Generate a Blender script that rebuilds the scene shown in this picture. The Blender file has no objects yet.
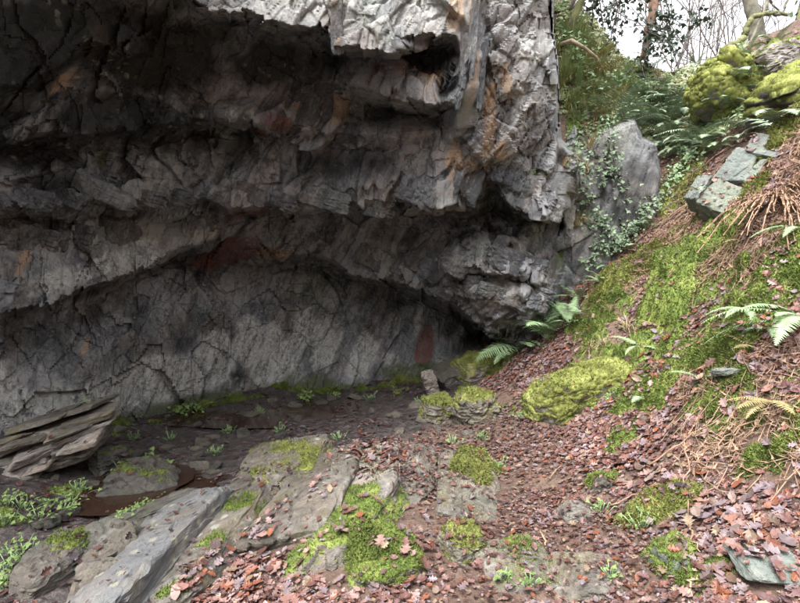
import bpy, bmesh, math, random
import numpy as np
from mathutils import Vector, Matrix, Euler
from mathutils.geometry import delaunay_2d_cdt
from mathutils.bvhtree import BVHTree

R = math.radians
rng = np.random.default_rng(11)
random.seed(11)
scene = bpy.context.scene
C = scene.collection

# ------------------------------------------------------------------ camera, world, sun, exposure
FOC, CX, CY = 500.0, 400.0, 301.5
PITCH = R(-3.0)
CAM = np.array([0.0, 0.0, 1.6])
cam_d = bpy.data.cameras.new('camera')
cam_d.sensor_width = 36.0
cam_d.sensor_fit = 'HORIZONTAL'
cam_d.lens = 36.0 * FOC / 800.0
cam_d.clip_start = 0.05
cam_d.clip_end = 2000.0
cam = bpy.data.objects.new('camera', cam_d)
cam.location = CAM
cam.rotation_euler = (R(90) + PITCH, 0, 0)
C.objects.link(cam)
scene.camera = cam

SUN_EL, SUN_AZ = 60.0, 215.0        # azimuth the light comes from, clockwise from +Y
world = bpy.data.worlds.new('World')
scene.world = world
world.use_nodes = True
wn = world.node_tree
bg = wn.nodes['Background']
sky = wn.nodes.new('ShaderNodeTexSky')
sky.sky_type = 'NISHITA'
sky.sun_disc = False
sky.sun_elevation = R(SUN_EL)
sky.sun_rotation = R(SUN_AZ)
sky.air_density = 1.0
sky.dust_density = 6.0
sky.ozone_density = 1.0
hs = wn.nodes.new('ShaderNodeHueSaturation')      # an even, almost colourless overcast
hs.inputs['Saturation'].default_value = 0.14
wn.links.new(sky.outputs[0], hs.inputs['Color'])
wn.links.new(hs.outputs[0], bg.inputs['Color'])
bg.inputs['Strength'].default_value = 0.15
sun_d = bpy.data.lights.new('sun', 'SUN')
sun_d.energy = 0.7
sun_d.angle = R(40)
sun_d.color = (1.0, 0.97, 0.92)
sun = bpy.data.objects.new('sun', sun_d)
az = R(SUN_AZ)
sdir = Vector((math.sin(az) * math.cos(R(SUN_EL)), math.cos(az) * math.cos(R(SUN_EL)), math.sin(R(SUN_EL))))
sun.rotation_euler = sdir.to_track_quat('Z', 'Y').to_euler()
sun.location = (0, 0, 30)
C.objects.link(sun)
scene.view_settings.view_transform = 'Standard'
scene.view_settings.look = 'None'
scene.view_settings.gamma = 1.0
scene.view_settings.use_curve_mapping = False
scene.view_settings.exposure = 2.25
scene.render.engine = 'CYCLES'
scene.cycles.max_bounces = 5
scene.cycles.diffuse_bounces = 4
scene.cycles.glossy_bounces = 2
scene.cycles.transparent_max_bounces = 4
scene.cycles.use_denoising = True

# ------------------------------------------------------------------ geometry helpers
def unproj(u, v, Y):
    u = np.asarray(u, float); v = np.asarray(v, float); Y = np.asarray(Y, float)
    a = (u - CX) / FOC; b = (CY - v) / FOC
    cp, sp = math.cos(PITCH), math.sin(PITCH)
    dx, dy, dz = a, cp - b * sp, sp + b * cp
    t = Y / dy
    return np.stack([CAM[0] + dx * t, CAM[1] + dy * t, CAM[2] + dz * t], -1)

def proj(P):
    P = np.asarray(P, float) - CAM
    cp, sp = math.cos(PITCH), math.sin(PITCH)
    f = P[..., 1] * cp + P[..., 2] * sp
    up = -P[..., 1] * sp + P[..., 2] * cp
    f = np.where(f < 0.05, 0.05, f)
    return CX + FOC * P[..., 0] / f, CY - FOC * up / f, f

def _h(ix, iy, iz, s):
    with np.errstate(over='ignore'):
        h = (ix.astype(np.int64).astype(np.uint32) * np.uint32(374761393) + iy.astype(np.int64).astype(np.uint32) * np.uint32(668265263)
             + iz.astype(np.int64).astype(np.uint32) * np.uint32(2246822519) + np.uint32((s * 3266489917) & 0xffffffff))
        h = (h ^ (h >> np.uint32(13))) * np.uint32(1274126177)
        h = (h ^ (h >> np.uint32(16))) * np.uint32(2654435761)
        h = h ^ (h >> np.uint32(15))
    return h.astype(np.float64) / 4294967296.0

def vnoise(P, s=0):
    i = np.floor(P); f = P - i; f = f * f * (3 - 2 * f)
    out = 0
    for a in (0, 1):
        wa = f[..., 0] if a else 1 - f[..., 0]
        for b in (0, 1):
            wb = f[..., 1] if b else 1 - f[..., 1]
            for c in (0, 1):
                wc = f[..., 2] if c else 1 - f[..., 2]
                out = out + wa * wb * wc * _h(i[..., 0] + a, i[..., 1] + b, i[..., 2] + c, s)
    return out * 2 - 1

def fbm(P, s=0, o=4):
    r = 0; a = 1.0; t = 0
    for k in range(o):
        r = r + a * vnoise(P * (2.03 ** k) + 17.3 * k, s + k); t += a; a *= 0.5
    return r / t

def facets(P, M, seed, slope=0.5, warp=0.05):
    """Broken-rock relief: every jittered cell is a tilted plane with its own offset, in cell units."""
    Q = P @ np.asarray(M, float).T
    Q = Q + warp * np.stack([vnoise(Q * 1.7 + 3.1 * k, seed + 50 + k) for k in range(3)], -1)
    c = np.floor(Q)
    best = np.full(Q.shape[0], 1e9); sec = np.full(Q.shape[0], 1e9)
    val = np.zeros(Q.shape[0])
    for dx in (-1, 0, 1):
        for dy in (-1, 0, 1):
            for dz in (-1, 0, 1):
                ix, iy, iz = c[:, 0] + dx, c[:, 1] + dy, c[:, 2] + dz
                h0 = _h(ix, iy, iz, seed); h1 = h0 * 9176.31; h1 -= np.floor(h1); h2 = h0 * 51743.77; h2 -= np.floor(h2); h3 = h0 * 331.73; h3 -= np.floor(h3)
                ddx = Q[:, 0] - ix - h0; ddy = Q[:, 1] - iy - h1; ddz = Q[:, 2] - iz - h2
                d = ddx * ddx + ddy * ddy + ddz * ddz
                g0 = h1 * 7.1; g0 -= np.floor(g0); g1 = h2 * 9.3; g1 -= np.floor(g1); g2 = h3 * 11.7; g2 -= np.floor(g2)
                pv = (h3 * 2 - 1) + slope * ((g0 * 2 - 1) * ddx + (g1 * 2 - 1) * ddy + (g2 * 2 - 1) * ddz) * 2
                sc_ = d - 0.35 * pv + 1.5            # proud planes win, so edges are straight breaks
                n = sc_ < best
                sec = np.where(n, best, np.minimum(sec, sc_))
                val = np.where(n, pv, val)
                best = np.where(n, sc_, best)
    return val, np.sqrt(np.maximum(sec, 0)) - np.sqrt(np.maximum(best, 0))

def rotm(ax, ang):
    return np.array(Matrix.Rotation(ang, 3, ax))

def np_mesh(name, V, Fc, smooth=True, attrs=None, mats=None):
    V = np.asarray(V, np.float32); Fc = np.asarray(Fc, np.int32)
    me = bpy.data.meshes.new(name)
    me.vertices.add(len(V)); me.vertices.foreach_set('co', V.ravel())
    me.loops.add(Fc.size); me.loops.foreach_set('vertex_index', Fc.ravel())
    me.polygons.add(len(Fc))
    me.polygons.foreach_set('loop_start', np.arange(0, Fc.size, Fc.shape[1], dtype=np.int32))
    me.polygons.foreach_set('use_smooth', np.full(len(Fc), smooth))
    for k, a in (attrs or {}).items():
        a = np.asarray(a, np.float32)
        if a.ndim == 1:
            at = me.attributes.new(k, 'FLOAT', 'POINT'); at.data.foreach_set('value', a)
        else:
            at = me.attributes.new(k, 'FLOAT_COLOR', 'POINT')
            at.data.foreach_set('color', np.concatenate([a, np.ones((len(a), 1), np.float32)], 1).ravel())
    me.update(calc_edges=True)
    if mats:
        me.materials.append(mats)
    return me

def grid_faces(nr, nc):
    i = np.arange(nr * nc).reshape(nr, nc)
    return np.stack([i[:-1, :-1], i[:-1, 1:], i[1:, 1:], i[1:, :-1]], -1).reshape(-1, 4)

def vert_normals(V, Fc):
    if Fc.shape[1] == 4:
        n = np.cross(V[Fc[:, 2]] - V[Fc[:, 0]], V[Fc[:, 3]] - V[Fc[:, 1]])
    else:
        n = np.cross(V[Fc[:, 1]] - V[Fc[:, 0]], V[Fc[:, 2]] - V[Fc[:, 0]])
    N = np.zeros_like(V)
    for k in range(Fc.shape[1]):
        np.add.at(N, Fc[:, k], n)
    return N / (np.linalg.norm(N, axis=1, keepdims=True) + 1e-12)

def obj(name, me, parent=None, label=None, cat=None, group=None, kind=None, loc=None):
    o = bpy.data.objects.new(name, me)
    C.objects.link(o)
    if parent is not None: o.parent = parent
    if loc is not None: o.location = loc
    if label: o['label'] = label
    if cat: o['category'] = cat
    if group: o['group'] = group
    if kind: o['kind'] = kind
    return o

def thing(name, label, cat, loc=(0, 0, 0), group=None):
    return obj(name, None, None, label, cat, group, None, loc)

def tube(pts, rad, sides=6):
    pts = np.asarray(pts, float); n = len(pts)
    rad = np.broadcast_to(np.asarray(rad, float), (n,))
    V = []
    t = np.gradient(pts, axis=0)
    t /= np.linalg.norm(t, axis=1, keepdims=True) + 1e-9
    ref = np.array([0.31, 0.17, 0.93]) if abs(t[0, 2]) < 0.8 else np.array([0.93, 0.3, 0.1])
    for i in range(n):
        a = np.cross(t[i], ref); a /= np.linalg.norm(a) + 1e-9
        b = np.cross(t[i], a)
        for k in range(sides):
            an = 2 * math.pi * k / sides
            V.append(pts[i] + rad[i] * (math.cos(an) * a + math.sin(an) * b))
    Fc = []
    for i in range(n - 1):
        for k in range(sides):
            k2 = (k + 1) % sides
            Fc.append((i * sides + k, i * sides + k2, (i + 1) * sides + k2)); Fc.append((i * sides + k, (i + 1) * sides + k2, (i + 1) * sides + k))
    e = (n - 1) * sides
    for k in range(1, sides - 1):
        Fc.append((0, k + 1, k)); Fc.append((e, e + k, e + k + 1))
    return np.array(V), np.array(Fc)

def join(parts):
    Vs, Fs, o = [], [], 0
    for V, Fc in parts:
        Vs.append(V); Fs.append(Fc + o); o += len(V)
    return np.concatenate(Vs), np.concatenate(Fs)

def scatter(V0, F0, pos, fr, scale, cols=None):
    """Joined copies of a small triangle mesh: fr is (n,3,3) columns = local axes."""
    n = len(pos); m = len(V0)
    V = np.einsum('nij,mj->nmi', fr, V0) * np.asarray(scale).reshape(-1, 1, 1) + pos[:, None, :]
    Fc = (F0[None] + (np.arange(n) * m)[:, None, None]).reshape(-1, 3)
    at = {}
    if cols is not None:
        at['col'] = np.repeat(cols, m, axis=0)
    return V.reshape(-1, 3), Fc, at

def frames(nrm, yaw, tilt=None):
    n = nrm / np.linalg.norm(nrm, axis=1, keepdims=True)
    if tilt is not None:
        n = n + tilt; n /= np.linalg.norm(n, axis=1, keepdims=True)
    ref = np.stack([np.cos(yaw), np.sin(yaw), np.zeros_like(yaw)], -1)
    x = ref - n * (ref * n).sum(1, keepdims=True); x /= np.linalg.norm(x, axis=1, keepdims=True) + 1e-9
    y = np.cross(n, x)
    return np.stack([x, y, n], -1)

# ------------------------------------------------------------------ materials
class NT:
    def __init__(s, name):
        s.m = bpy.data.materials.new(name); s.m.use_nodes = True
        s.t = s.m.node_tree; s.b = s.t.nodes['Principled BSDF']
    def n(s, typ, **kw):
        nd = s.t.nodes.new(typ)
        for k, v in kw.items(): setattr(nd, k, v)
        return nd
    def put(s, sock, v):
        if isinstance(v, bpy.types.NodeSocket): s.t.links.new(v, sock)
        elif isinstance(v, (tuple, list)) and len(v) == 3 and sock.type == 'RGBA': sock.default_value = (*v, 1)
        elif isinstance(v, (int, float)) and sock.type == 'RGBA': sock.default_value = (v, v, v, 1)
        else: sock.default_value = v
    def coord(s, kind='pos', rot=(0, 0, 0), scale=(1, 1, 1)):
        if kind == 'pos': o = s.n('ShaderNodeNewGeometry').outputs['Position']
        else:
            o = s.n('ShaderNodeTexCoord').outputs['Object']
            r = s.n('ShaderNodeObjectInfo').outputs['Random']
            a = s.n('ShaderNodeVectorMath', operation='MULTIPLY_ADD')
            a.inputs[0].default_value = (1, 1, 1)
            c = s.n('ShaderNodeCombineXYZ')
            m = s.mth('MULTIPLY', r, 57.0)
            for k in range(3): s.put(c.inputs[k], m)
            s.put(a.inputs[0], o); a.inputs[1].default_value = (1, 1, 1); s.put(a.inputs[2], c.outputs[0])
            o = a.outputs[0]
        if rot != (0, 0, 0):          # turn first, then stretch along the turned axes
            mr = s.n('ShaderNodeMapping'); s.put(mr.inputs['Vector'], o); mr.inputs['Rotation'].default_value = rot; o = mr.outputs[0]
        mp = s.n('ShaderNodeMapping'); s.put(mp.inputs['Vector'], o); mp.inputs['Scale'].default_value = scale
        return mp.outputs[0]
    def noise(s, vec, scale, detail=4, rough=0.6, dist=0.0):
        nd = s.n('ShaderNodeTexNoise'); s.put(nd.inputs['Vector'], vec)
        nd.inputs['Scale'].default_value = scale; nd.inputs['Detail'].default_value = detail
        nd.inputs['Roughness'].default_value = rough; nd.inputs['Distortion'].default_value = dist
        return nd.outputs['Fac']
    def voro(s, vec, scale, feat='F1', out='Distance'):
        nd = s.n('ShaderNodeTexVoronoi', feature=feat); s.put(nd.inputs['Vector'], vec)
        nd.inputs['Scale'].default_value = scale
        return nd.outputs[out]
    def ramp(s, fac, stops):
        nd = s.n('ShaderNodeValToRGB'); s.put(nd.inputs[0], fac)
        e = nd.color_ramp.elements
        while len(e) < len(stops): e.new(0.5)
        for el, (p, c) in zip(e, stops):
            el.position = p; el.color = (*c, 1) if isinstance(c, (tuple, list)) else (c, c, c, 1)
        return nd.outputs[0]
    def mix(s, fac, a, b, bt='MIX'):
        nd = s.n('ShaderNodeMix', data_type='RGBA', blend_type=bt)
        s.put(nd.inputs['Factor'], fac); s.put(nd.inputs['A'] if False else nd.inputs[6], a); s.put(nd.inputs[7], b)
        return nd.outputs[2]
    def mth(s, op, a, b=0.0, clamp=False):
        nd = s.n('ShaderNodeMath', operation=op, use_clamp=clamp)
        s.put(nd.inputs[0], a); s.put(nd.inputs[1], b)
        return nd.outputs[0]
    def attr(s, name, out='Fac'):
        return s.n('ShaderNodeAttribute', attribute_name=name).outputs[out]
    def bump(s, hgt, strength, dist):
        nd = s.n('ShaderNodeBump'); s.put(nd.inputs['Height'], hgt)
        nd.inputs['Strength'].default_value = strength; nd.inputs['Distance'].default_value = dist
        s.t.links.new(nd.outputs[0], s.b.inputs['Normal'])
    def out(s, col=None, rough=0.8, spec=0.3):
        if col is not None: s.put(s.b.inputs['Base Color'], col)
        s.put(s.b.inputs['Roughness'], rough); s.put(s.b.inputs['Specular IOR Level'], spec)
        return s.m

def rock_material(name, kind, dark, mid, light, lichen=0.5, lich_col=(0.34, 0.34, 0.3), tint=(0.27, 0.19, 0.12), tintamt=0.35, rough=0.62, lmask=(0.5, 0.6), spec=0.4):
    m = NT(name)
    p = m.coord(kind)
    streak = m.coord(kind, rot=(R(6), R(-27), R(0)), scale=(5.0, 5.0, 0.8))
    n1 = m.noise(p, 1.7, 3, 0.6)
    n2 = m.noise(streak, 2.6, 5, 0.72, 0.5)
    n3 = m.noise(p, 26.0, 5, 0.8)
    f = m.mth('ADD', m.mth('MULTIPLY', n1, 0.3), m.mth('ADD', m.mth('MULTIPLY', n2, 0.38), m.mth('MULTIPLY', n3, 0.32)))
    f = m.mth('ADD', f, m.mth('MULTIPLY', m.attr('tone'), 0.13))        # each broken face has its own shade of slate
    base = m.ramp(f, [(0.38, dark), (0.5, mid), (0.64, light)])
    base = m.mix(m.ramp(m.noise(p, 2.3, 2), [(0.45, 0.0), (0.62, 0.55)]), base, m.mix(1.0, base, (1.14, 1.0, 0.88), 'MULTIPLY'))
    base = m.mix(m.ramp(m.noise(p, 1.1, 2), [(0.5, 0.0), (0.66, 0.5)]), base, m.mix(1.0, base, (0.94, 1.05, 0.92), 'MULTIPLY'))
    # rusty and tan staining that follows the cleavage
    st = m.ramp(m.noise(streak, 0.9, 2, 0.6, 0.4), [(0.52, 0.0), (0.7, 1.0)])
    base = m.mix(m.mth('MULTIPLY', st, tintamt), base, tint)
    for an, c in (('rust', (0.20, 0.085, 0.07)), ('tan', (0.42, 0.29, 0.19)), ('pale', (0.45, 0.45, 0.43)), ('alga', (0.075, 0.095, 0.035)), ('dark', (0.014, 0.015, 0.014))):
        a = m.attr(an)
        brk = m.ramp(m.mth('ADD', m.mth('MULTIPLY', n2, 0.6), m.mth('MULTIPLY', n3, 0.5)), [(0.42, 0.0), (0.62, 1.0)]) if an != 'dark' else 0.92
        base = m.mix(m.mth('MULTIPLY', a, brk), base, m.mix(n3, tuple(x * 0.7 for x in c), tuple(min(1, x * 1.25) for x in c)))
    if lichen > 0:
        v = m.voro(p, 9.0)
        big = n1
        l = m.ramp(m.mth('ADD', v, m.mth('MULTIPLY', n3, 0.55)), [(0.44, 1.0), (0.56, 0.0)])
        l = m.mth('MULTIPLY', l, m.ramp(big, [(lmask[0], 0.0), (lmask[1], 1.0)]))
        base = m.mix(m.mth('MULTIPLY', l, lichen), base, lich_col)
    h = m.mth('ADD', m.mth('MULTIPLY', n3, 0.8), m.mth('MULTIPLY', n2, 0.25))
    m.bump(h, 0.9, 0.035)
    rg = m.ramp(n1, [(0.35, rough - 0.2), (0.6, rough + 0.15)])
    return m.out(base, rg, spec)

M = {}
M['cliff'] = rock_material('slate_cliff', 'pos', (0.028, 0.03, 0.034), (0.098, 0.102, 0.11), (0.27, 0.275, 0.285), 0.45, tintamt=0.16, rough=0.72, spec=0.18)
M['rock'] = rock_material('grey_slate', 'obj', (0.05, 0.046, 0.04), (0.125, 0.113, 0.098), (0.25, 0.232, 0.205), 0.8, tint=(0.14, 0.12, 0.05), tintamt=0.6)
M['wet_rock'] = rock_material('wet_dark_slate', 'obj', (0.035, 0.034, 0.032), (0.075, 0.07, 0.064), (0.14, 0.13, 0.115), 0.25, tint=(0.07, 0.075, 0.035), rough=0.5)
M['pink_rock'] = rock_material('pinkish_slate', 'obj', (0.075, 0.07, 0.067), (0.2, 0.18, 0.168), (0.4, 0.37, 0.35), 0.7, tint=(0.3, 0.215, 0.16), tintamt=0.45)
M['spot_slab'] = rock_material('lichen_spotted_slate', 'obj', (0.085, 0.087, 0.09), (0.14, 0.142, 0.148), (0.2, 0.2, 0.205), 1.0, lich_col=(0.27, 0.265, 0.2), tint=(0.2, 0.17, 0.11), tintamt=0.3, lmask=(0.38, 0.46))
M['green_slate'] = rock_material('green_grey_slate', 'obj', (0.10, 0.115, 0.105), (0.15, 0.17, 0.155), (0.21, 0.23, 0.215), 0.3, tint=(0.16, 0.19, 0.12), tintamt=0.3)

def moss_material(name, dark, mid, light, bright):
    m = NT(name)
    p = m.coord('pos')
    c = m.ramp(m.mth('ADD', m.mth('MULTIPLY', m.noise(p, 5.5, 3), 0.6), m.mth('MULTIPLY', m.noise(p, 30, 4, 0.7), 0.4)), [(0.36, dark), (0.46, mid), (0.55, light), (0.68, bright)])
    at = m.attr('fuzz')
    c = m.mix(m.mth('MULTIPLY', at, 0.35), c, bright)
    m.bump(m.noise(p, 110, 4, 0.75), 0.8, 0.012)
    return m.out(c, 0.85, 0.2)
M['moss'] = moss_material('green_moss', (0.045, 0.062, 0.014), (0.098, 0.14, 0.03), (0.165, 0.205, 0.05), (0.265, 0.305, 0.095))
M['moss_y'] = moss_material('yellow_green_moss', (0.06, 0.066, 0.018), (0.135, 0.15, 0.036), (0.215, 0.235, 0.065), (0.31, 0.33, 0.115))

def leaf_material(name, use_attr=True, stops=None, rough=0.48):
    m = NT(name)
    if use_attr:
        c = m.attr('col', 'Color')
    else:
        c = m.ramp(m.n('ShaderNodeObjectInfo').outputs['Random'], [(a_, tuple(x * 0.74 for x in c_)) for a_, c_ in stops])
    p = m.coord('pos')
    c = m.mix(m.noise(p, 45, 3), m.mix(0.45, c, (0.0, 0.0, 0.0)), c)
    return m.out(c, rough, 0.32)
LEAFCOLS = [(0.13, 0.062, 0.05), (0.20, 0.095, 0.08), (0.26, 0.14, 0.12), (0.36, 0.235, 0.21), (0.27, 0.095, 0.05), (0.17, 0.10, 0.10), (0.29, 0.23, 0.245), (0.075, 0.04, 0.036), (0.33, 0.24, 0.16), (0.22, 0.165, 0.185)]
M['leaf'] = leaf_material('dead_oak_leaf')
M['leaf_one'] = leaf_material('dead_oak_leaf_single', False, [(i / len(LEAFCOLS), c) for i, c in enumerate(LEAFCOLS)])
M['foliage'] = leaf_material('green_foliage', rough=0.55)

def plain(name, a, b, scale=8, rough=0.8, kind='pos', bump=0.4):
    m = NT(name)
    p = m.coord(kind)
    n = m.noise(p, scale, 5, 0.65)
    c = m.mix(m.ramp(n, [(0.35, 0.0), (0.65, 1.0)]), a, b)
    m.bump(m.noise(p, scale * 5, 4, 0.7), bump, 0.01)
    return m.out(c, rough, 0.3)
M['bark'] = plain('grey_bark', (0.075, 0.07, 0.055), (0.2, 0.19, 0.145), 6)
M['bark_red'] = plain('red_brown_bark', (0.11, 0.065, 0.045), (0.27, 0.17, 0.12), 9, bump=0.9)
M['bark_moss'] = plain('mossy_bark', (0.08, 0.08, 0.05), (0.17, 0.18, 0.07), 7)
M['twig'] = plain('dark_twig', (0.07, 0.055, 0.05), (0.14, 0.115, 0.105), 10)
M['stick'] = plain('weathered_stick', (0.17, 0.13, 0.09), (0.34, 0.28, 0.21), 12)
M['bracken'] = plain('dead_bracken', (0.15, 0.09, 0.06), (0.33, 0.225, 0.155), 14)
M['straw'] = plain('straw', (0.24, 0.185, 0.1), (0.4, 0.33, 0.2), 14)
M['fern'] = plain('fern_green', (0.14, 0.22, 0.11), (0.28, 0.39, 0.21), 9, 0.6)
M['fern_grey'] = plain('grey_green_fern', (0.15, 0.2, 0.125), (0.29, 0.36, 0.25), 9, 0.6)
M['fern_dry'] = plain('dry_fern', (0.17, 0.14, 0.06), (0.33, 0.27, 0.13), 9, 0.7)
M['grass'] = plain('grass', (0.14, 0.17, 0.06), (0.3, 0.31, 0.13), 11, 0.7)
M['ivy'] = plain('ivy_leaf', (0.07, 0.11, 0.06), (0.2, 0.26, 0.165), 13, 0.45)
M['holly'] = plain('dark_evergreen_leaf', (0.018, 0.03, 0.022), (0.05, 0.07, 0.045), 13, 0.5)
M['herb'] = plain('bright_herb_leaf', (0.07, 0.115, 0.03), (0.15, 0.21, 0.065), 16, 0.55)

def ground_material():
    m = NT('forest_floor')
    p = m.coord('pos')
    n1 = m.noise(p, 2.2, 5); n2 = m.noise(p, 17, 6, 0.7); n3 = m.noise(p, 70, 4, 0.7)
    soil = m.ramp(m.mth('ADD', m.mth('MULTIPLY', n1, 0.4), m.mth('MULTIPLY', n2, 0.6)), [(0.35, (0.045, 0.028, 0.02)), (0.5, (0.10, 0.062, 0.045)), (0.68, (0.17, 0.115, 0.088))])
    wet = m.ramp(m.mth('ADD', m.mth('MULTIPLY', n2, 0.7), m.mth('MULTIPLY', n3, 0.35)), [(0.38, (0.022, 0.018, 0.017)), (0.52, (0.05, 0.042, 0.041)), (0.7, (0.14, 0.118, 0.118))])
    fl = m.attr('floor')
    c = m.mix(fl, soil, wet)
    mg = m.ramp(n2, [(0.35, (0.035, 0.045, 0.01)), (0.55, (0.10, 0.12, 0.025)), (0.7, (0.2, 0.21, 0.05))])
    c = m.mix(m.attr('moss'), c, mg)
    m.bump(m.mth('ADD', n2, m.mth('MULTIPLY', n3, 0.4)), 0.8, 0.03)
    rg = m.mix(fl, 0.9, m.ramp(n1, [(0.42, 0.12), (0.6, 0.45)]))
    return m.out(c, rg, 0.5)
M['ground'] = ground_material()
def water_material():
    m = NT('brown_puddle_water')
    p = m.coord('pos')
    m.bump(m.noise(p, 9, 2), 0.08, 0.01)
    return m.out((0.028, 0.016, 0.011), 0.07, 0.5)
M['water'] = water_material()

# ------------------------------------------------------------------ ground height field
GP = [  # (u, v, Y) seen points of the ground, turned into world points
    (800, 600, 2.0), (800, 500, 2.4), (800, 400, 2.85), (800, 300, 3.4), (800, 200, 4.2), (800, 100, 5.5), (800, 40, 7.0),
    (750, 48, 8.0), (700, 68, 9.5), (650, 82, 10.3), (625, 70, 9.8), (606, 42, 9.3), (590, 32, 8.9), (563, 14, 8.0), (562, 70, 7.6), (575, 118, 7.5),
    (620, 118, 8.2), (660, 118, 8.6), (700, 130, 7.6), (745, 130, 6.6), (600, 262, 6.65), (562, 285, 6.7), (640, 242, 6.4), (664, 205, 6.8), (700, 250, 5.0),
    (700, 330, 4.2), (620, 300, 5.6), (620, 380, 4.5), (540, 340, 6.3), (505, 350, 7.0), (470, 375, 7.0), (530, 400, 5.0),
    (480, 400, 5.6), (430, 400, 6.3), (450, 470, 4.05), (700, 400, 3.5), (640, 450, 3.5), (700, 500, 2.75), (750, 200, 4.9),
    (700, 190, 6.0), (750, 300, 3.8), (750, 450, 2.9), (600, 340, 5.2), (580, 450, 3.9), (560, 360, 5.6), (660, 160, 7.7), (780, 150, 5.0),
]
GW = [tuple(unproj(*g)) for g in GP] + [
    (0.95, 2.7, 0.08), (0.8, 3.4, 0.07), (0.5, 2.4, 0.1), (0, 2.2, 0.08), (0, 3.0, 0.1), (-0.5, 3.0, 0.1), (-0.6, 4.0, 0.1), (-0.2, 4.8, 0.05), (-1.1, 3.0, -0.06),
    (-1.6, 3.0, -0.17), (-2.2, 3.2, -0.14), (-2.9, 3.2, 0.02), (-3.6, 3.8, 0.1), (-2.2, 4.2, -0.16), (-1.3, 4.3, -0.1), (-1.0, 5.4, -0.04), (-2.6, 5.0, -0.05),
    (-4.2, 5.0, 0.1), (-6, 5, 0.2), (-2.0, 6.4, 0.0), (0, 6.2, 0.0), (0, 7.4, 0.05), (-1.2, 7.2, 0.0), (0.8, 7.7, 0.1), (-3, 7, 0.0), (-6, 8, 0.2), (0, 9.0, 0.4),
    (1.5, 1.2, 0.2), (0, 0, 0.05), (-3, 0, 0.0), (3, 0, 0.75), (5, 0, 2.2), (4.6, 2.5, 2.7), (8, 0, 4.5), (6.5, 3.5, 4.4), (7.5, 7, 6.0), (9, 10, 6.2), (7, 12, 5.2),
    (5, 13, 4.9), (3, 12.5, 5.2), (1.6, 9.4, 6.7), (0.5, 11, 7.0), (-3, 11, 7.0), (2.1, 8.6, 6.3), (1.6, 8.2, 1.2), (-6, 12, 7.0), (0, -6, 0.3), (6, -6, 3.0), (-6, -6, 0.5),
]
GW = np.array(GW)
def _rbf():
    X = GW[:, :2]; n = len(X)
    d = np.linalg.norm(X[:, None] - X[None], axis=2)
    A = np.zeros((n + 3, n + 3))
    A[:n, :n] = d - 0.06 * np.eye(n) * -1
    A[:n, n] = 1; A[n, :n] = 1; A[:n, n + 1:] = X; A[n + 1:, :n] = X.T
    b = np.zeros(n + 3); b[:n] = GW[:, 2]
    return np.linalg.solve(A, b)
RB = _rbf()
def gh0(X, Y):
    X = np.clip(X, -6.5, 9.5); Y = np.clip(Y, -7, 13.5)
    sh = X.shape; X = X.ravel(); Y = Y.ravel()
    out = np.empty(len(X)); n = len(GW)
    for i in range(0, len(X), 40000):
        x, y = X[i:i + 40000], Y[i:i + 40000]
        d = np.sqrt((x[:, None] - GW[None, :, 0]) ** 2 + (y[:, None] - GW[None, :, 1]) ** 2 + 0.01)
        out[i:i + 40000] = d @ RB[:n] + RB[n] + RB[n + 1] * x + RB[n + 2] * y
    return out.reshape(sh)
def gh(X, Y):
    X = np.asarray(X, float); Y = np.asarray(Y, float)
    z = gh0(X, Y) + np.clip((-4 - Y) / 8, 0, 1) * 9    # unseen slope added behind the viewpoint to keep low sky light out of the cave
    P = np.stack([X, Y, np.zeros_like(X)], -1)
    k = np.clip((z - 0.15) / 0.8, 0, 1)
    z = z + fbm(P * 1.3, 3, 3) * (0.05 + 0.17 * k) + fbm(P * 4.0, 9, 3) * (0.025 + 0.075 * k) + vnoise(P * 22, 14) * 0.008
    return z
def gnormal(X, Y, e=0.05):
    dx = (gh(X + e, Y) - gh(X - e, Y)) / (2 * e); dy = (gh(X, Y + e) - gh(X, Y - e)) / (2 * e)
    n = np.stack([-dx, -dy, np.ones_like(dx)], -1)
    return n / np.linalg.norm(n, axis=-1, keepdims=True)
def gpt(u, v):
    """Where the line of sight through a seen point meets the ground."""
    Y = np.arange(1.0, 15, 0.12)
    P = unproj(np.full_like(Y, u), np.full_like(Y, v), Y)
    below = P[:, 2] < gh(P[:, 0], P[:, 1])
    if not below.any(): return P[-30]
    i = int(np.argmax(below))
    Y = np.linspace(Y[max(i - 1, 0)], Y[i], 10)
    P = unproj(np.full_like(Y, u), np.full_like(Y, v), Y)
    below = P[:, 2] < gh(P[:, 0], P[:, 1])
    return P[int(np.argmax(below))] if below.any() else P[-1]

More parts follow.
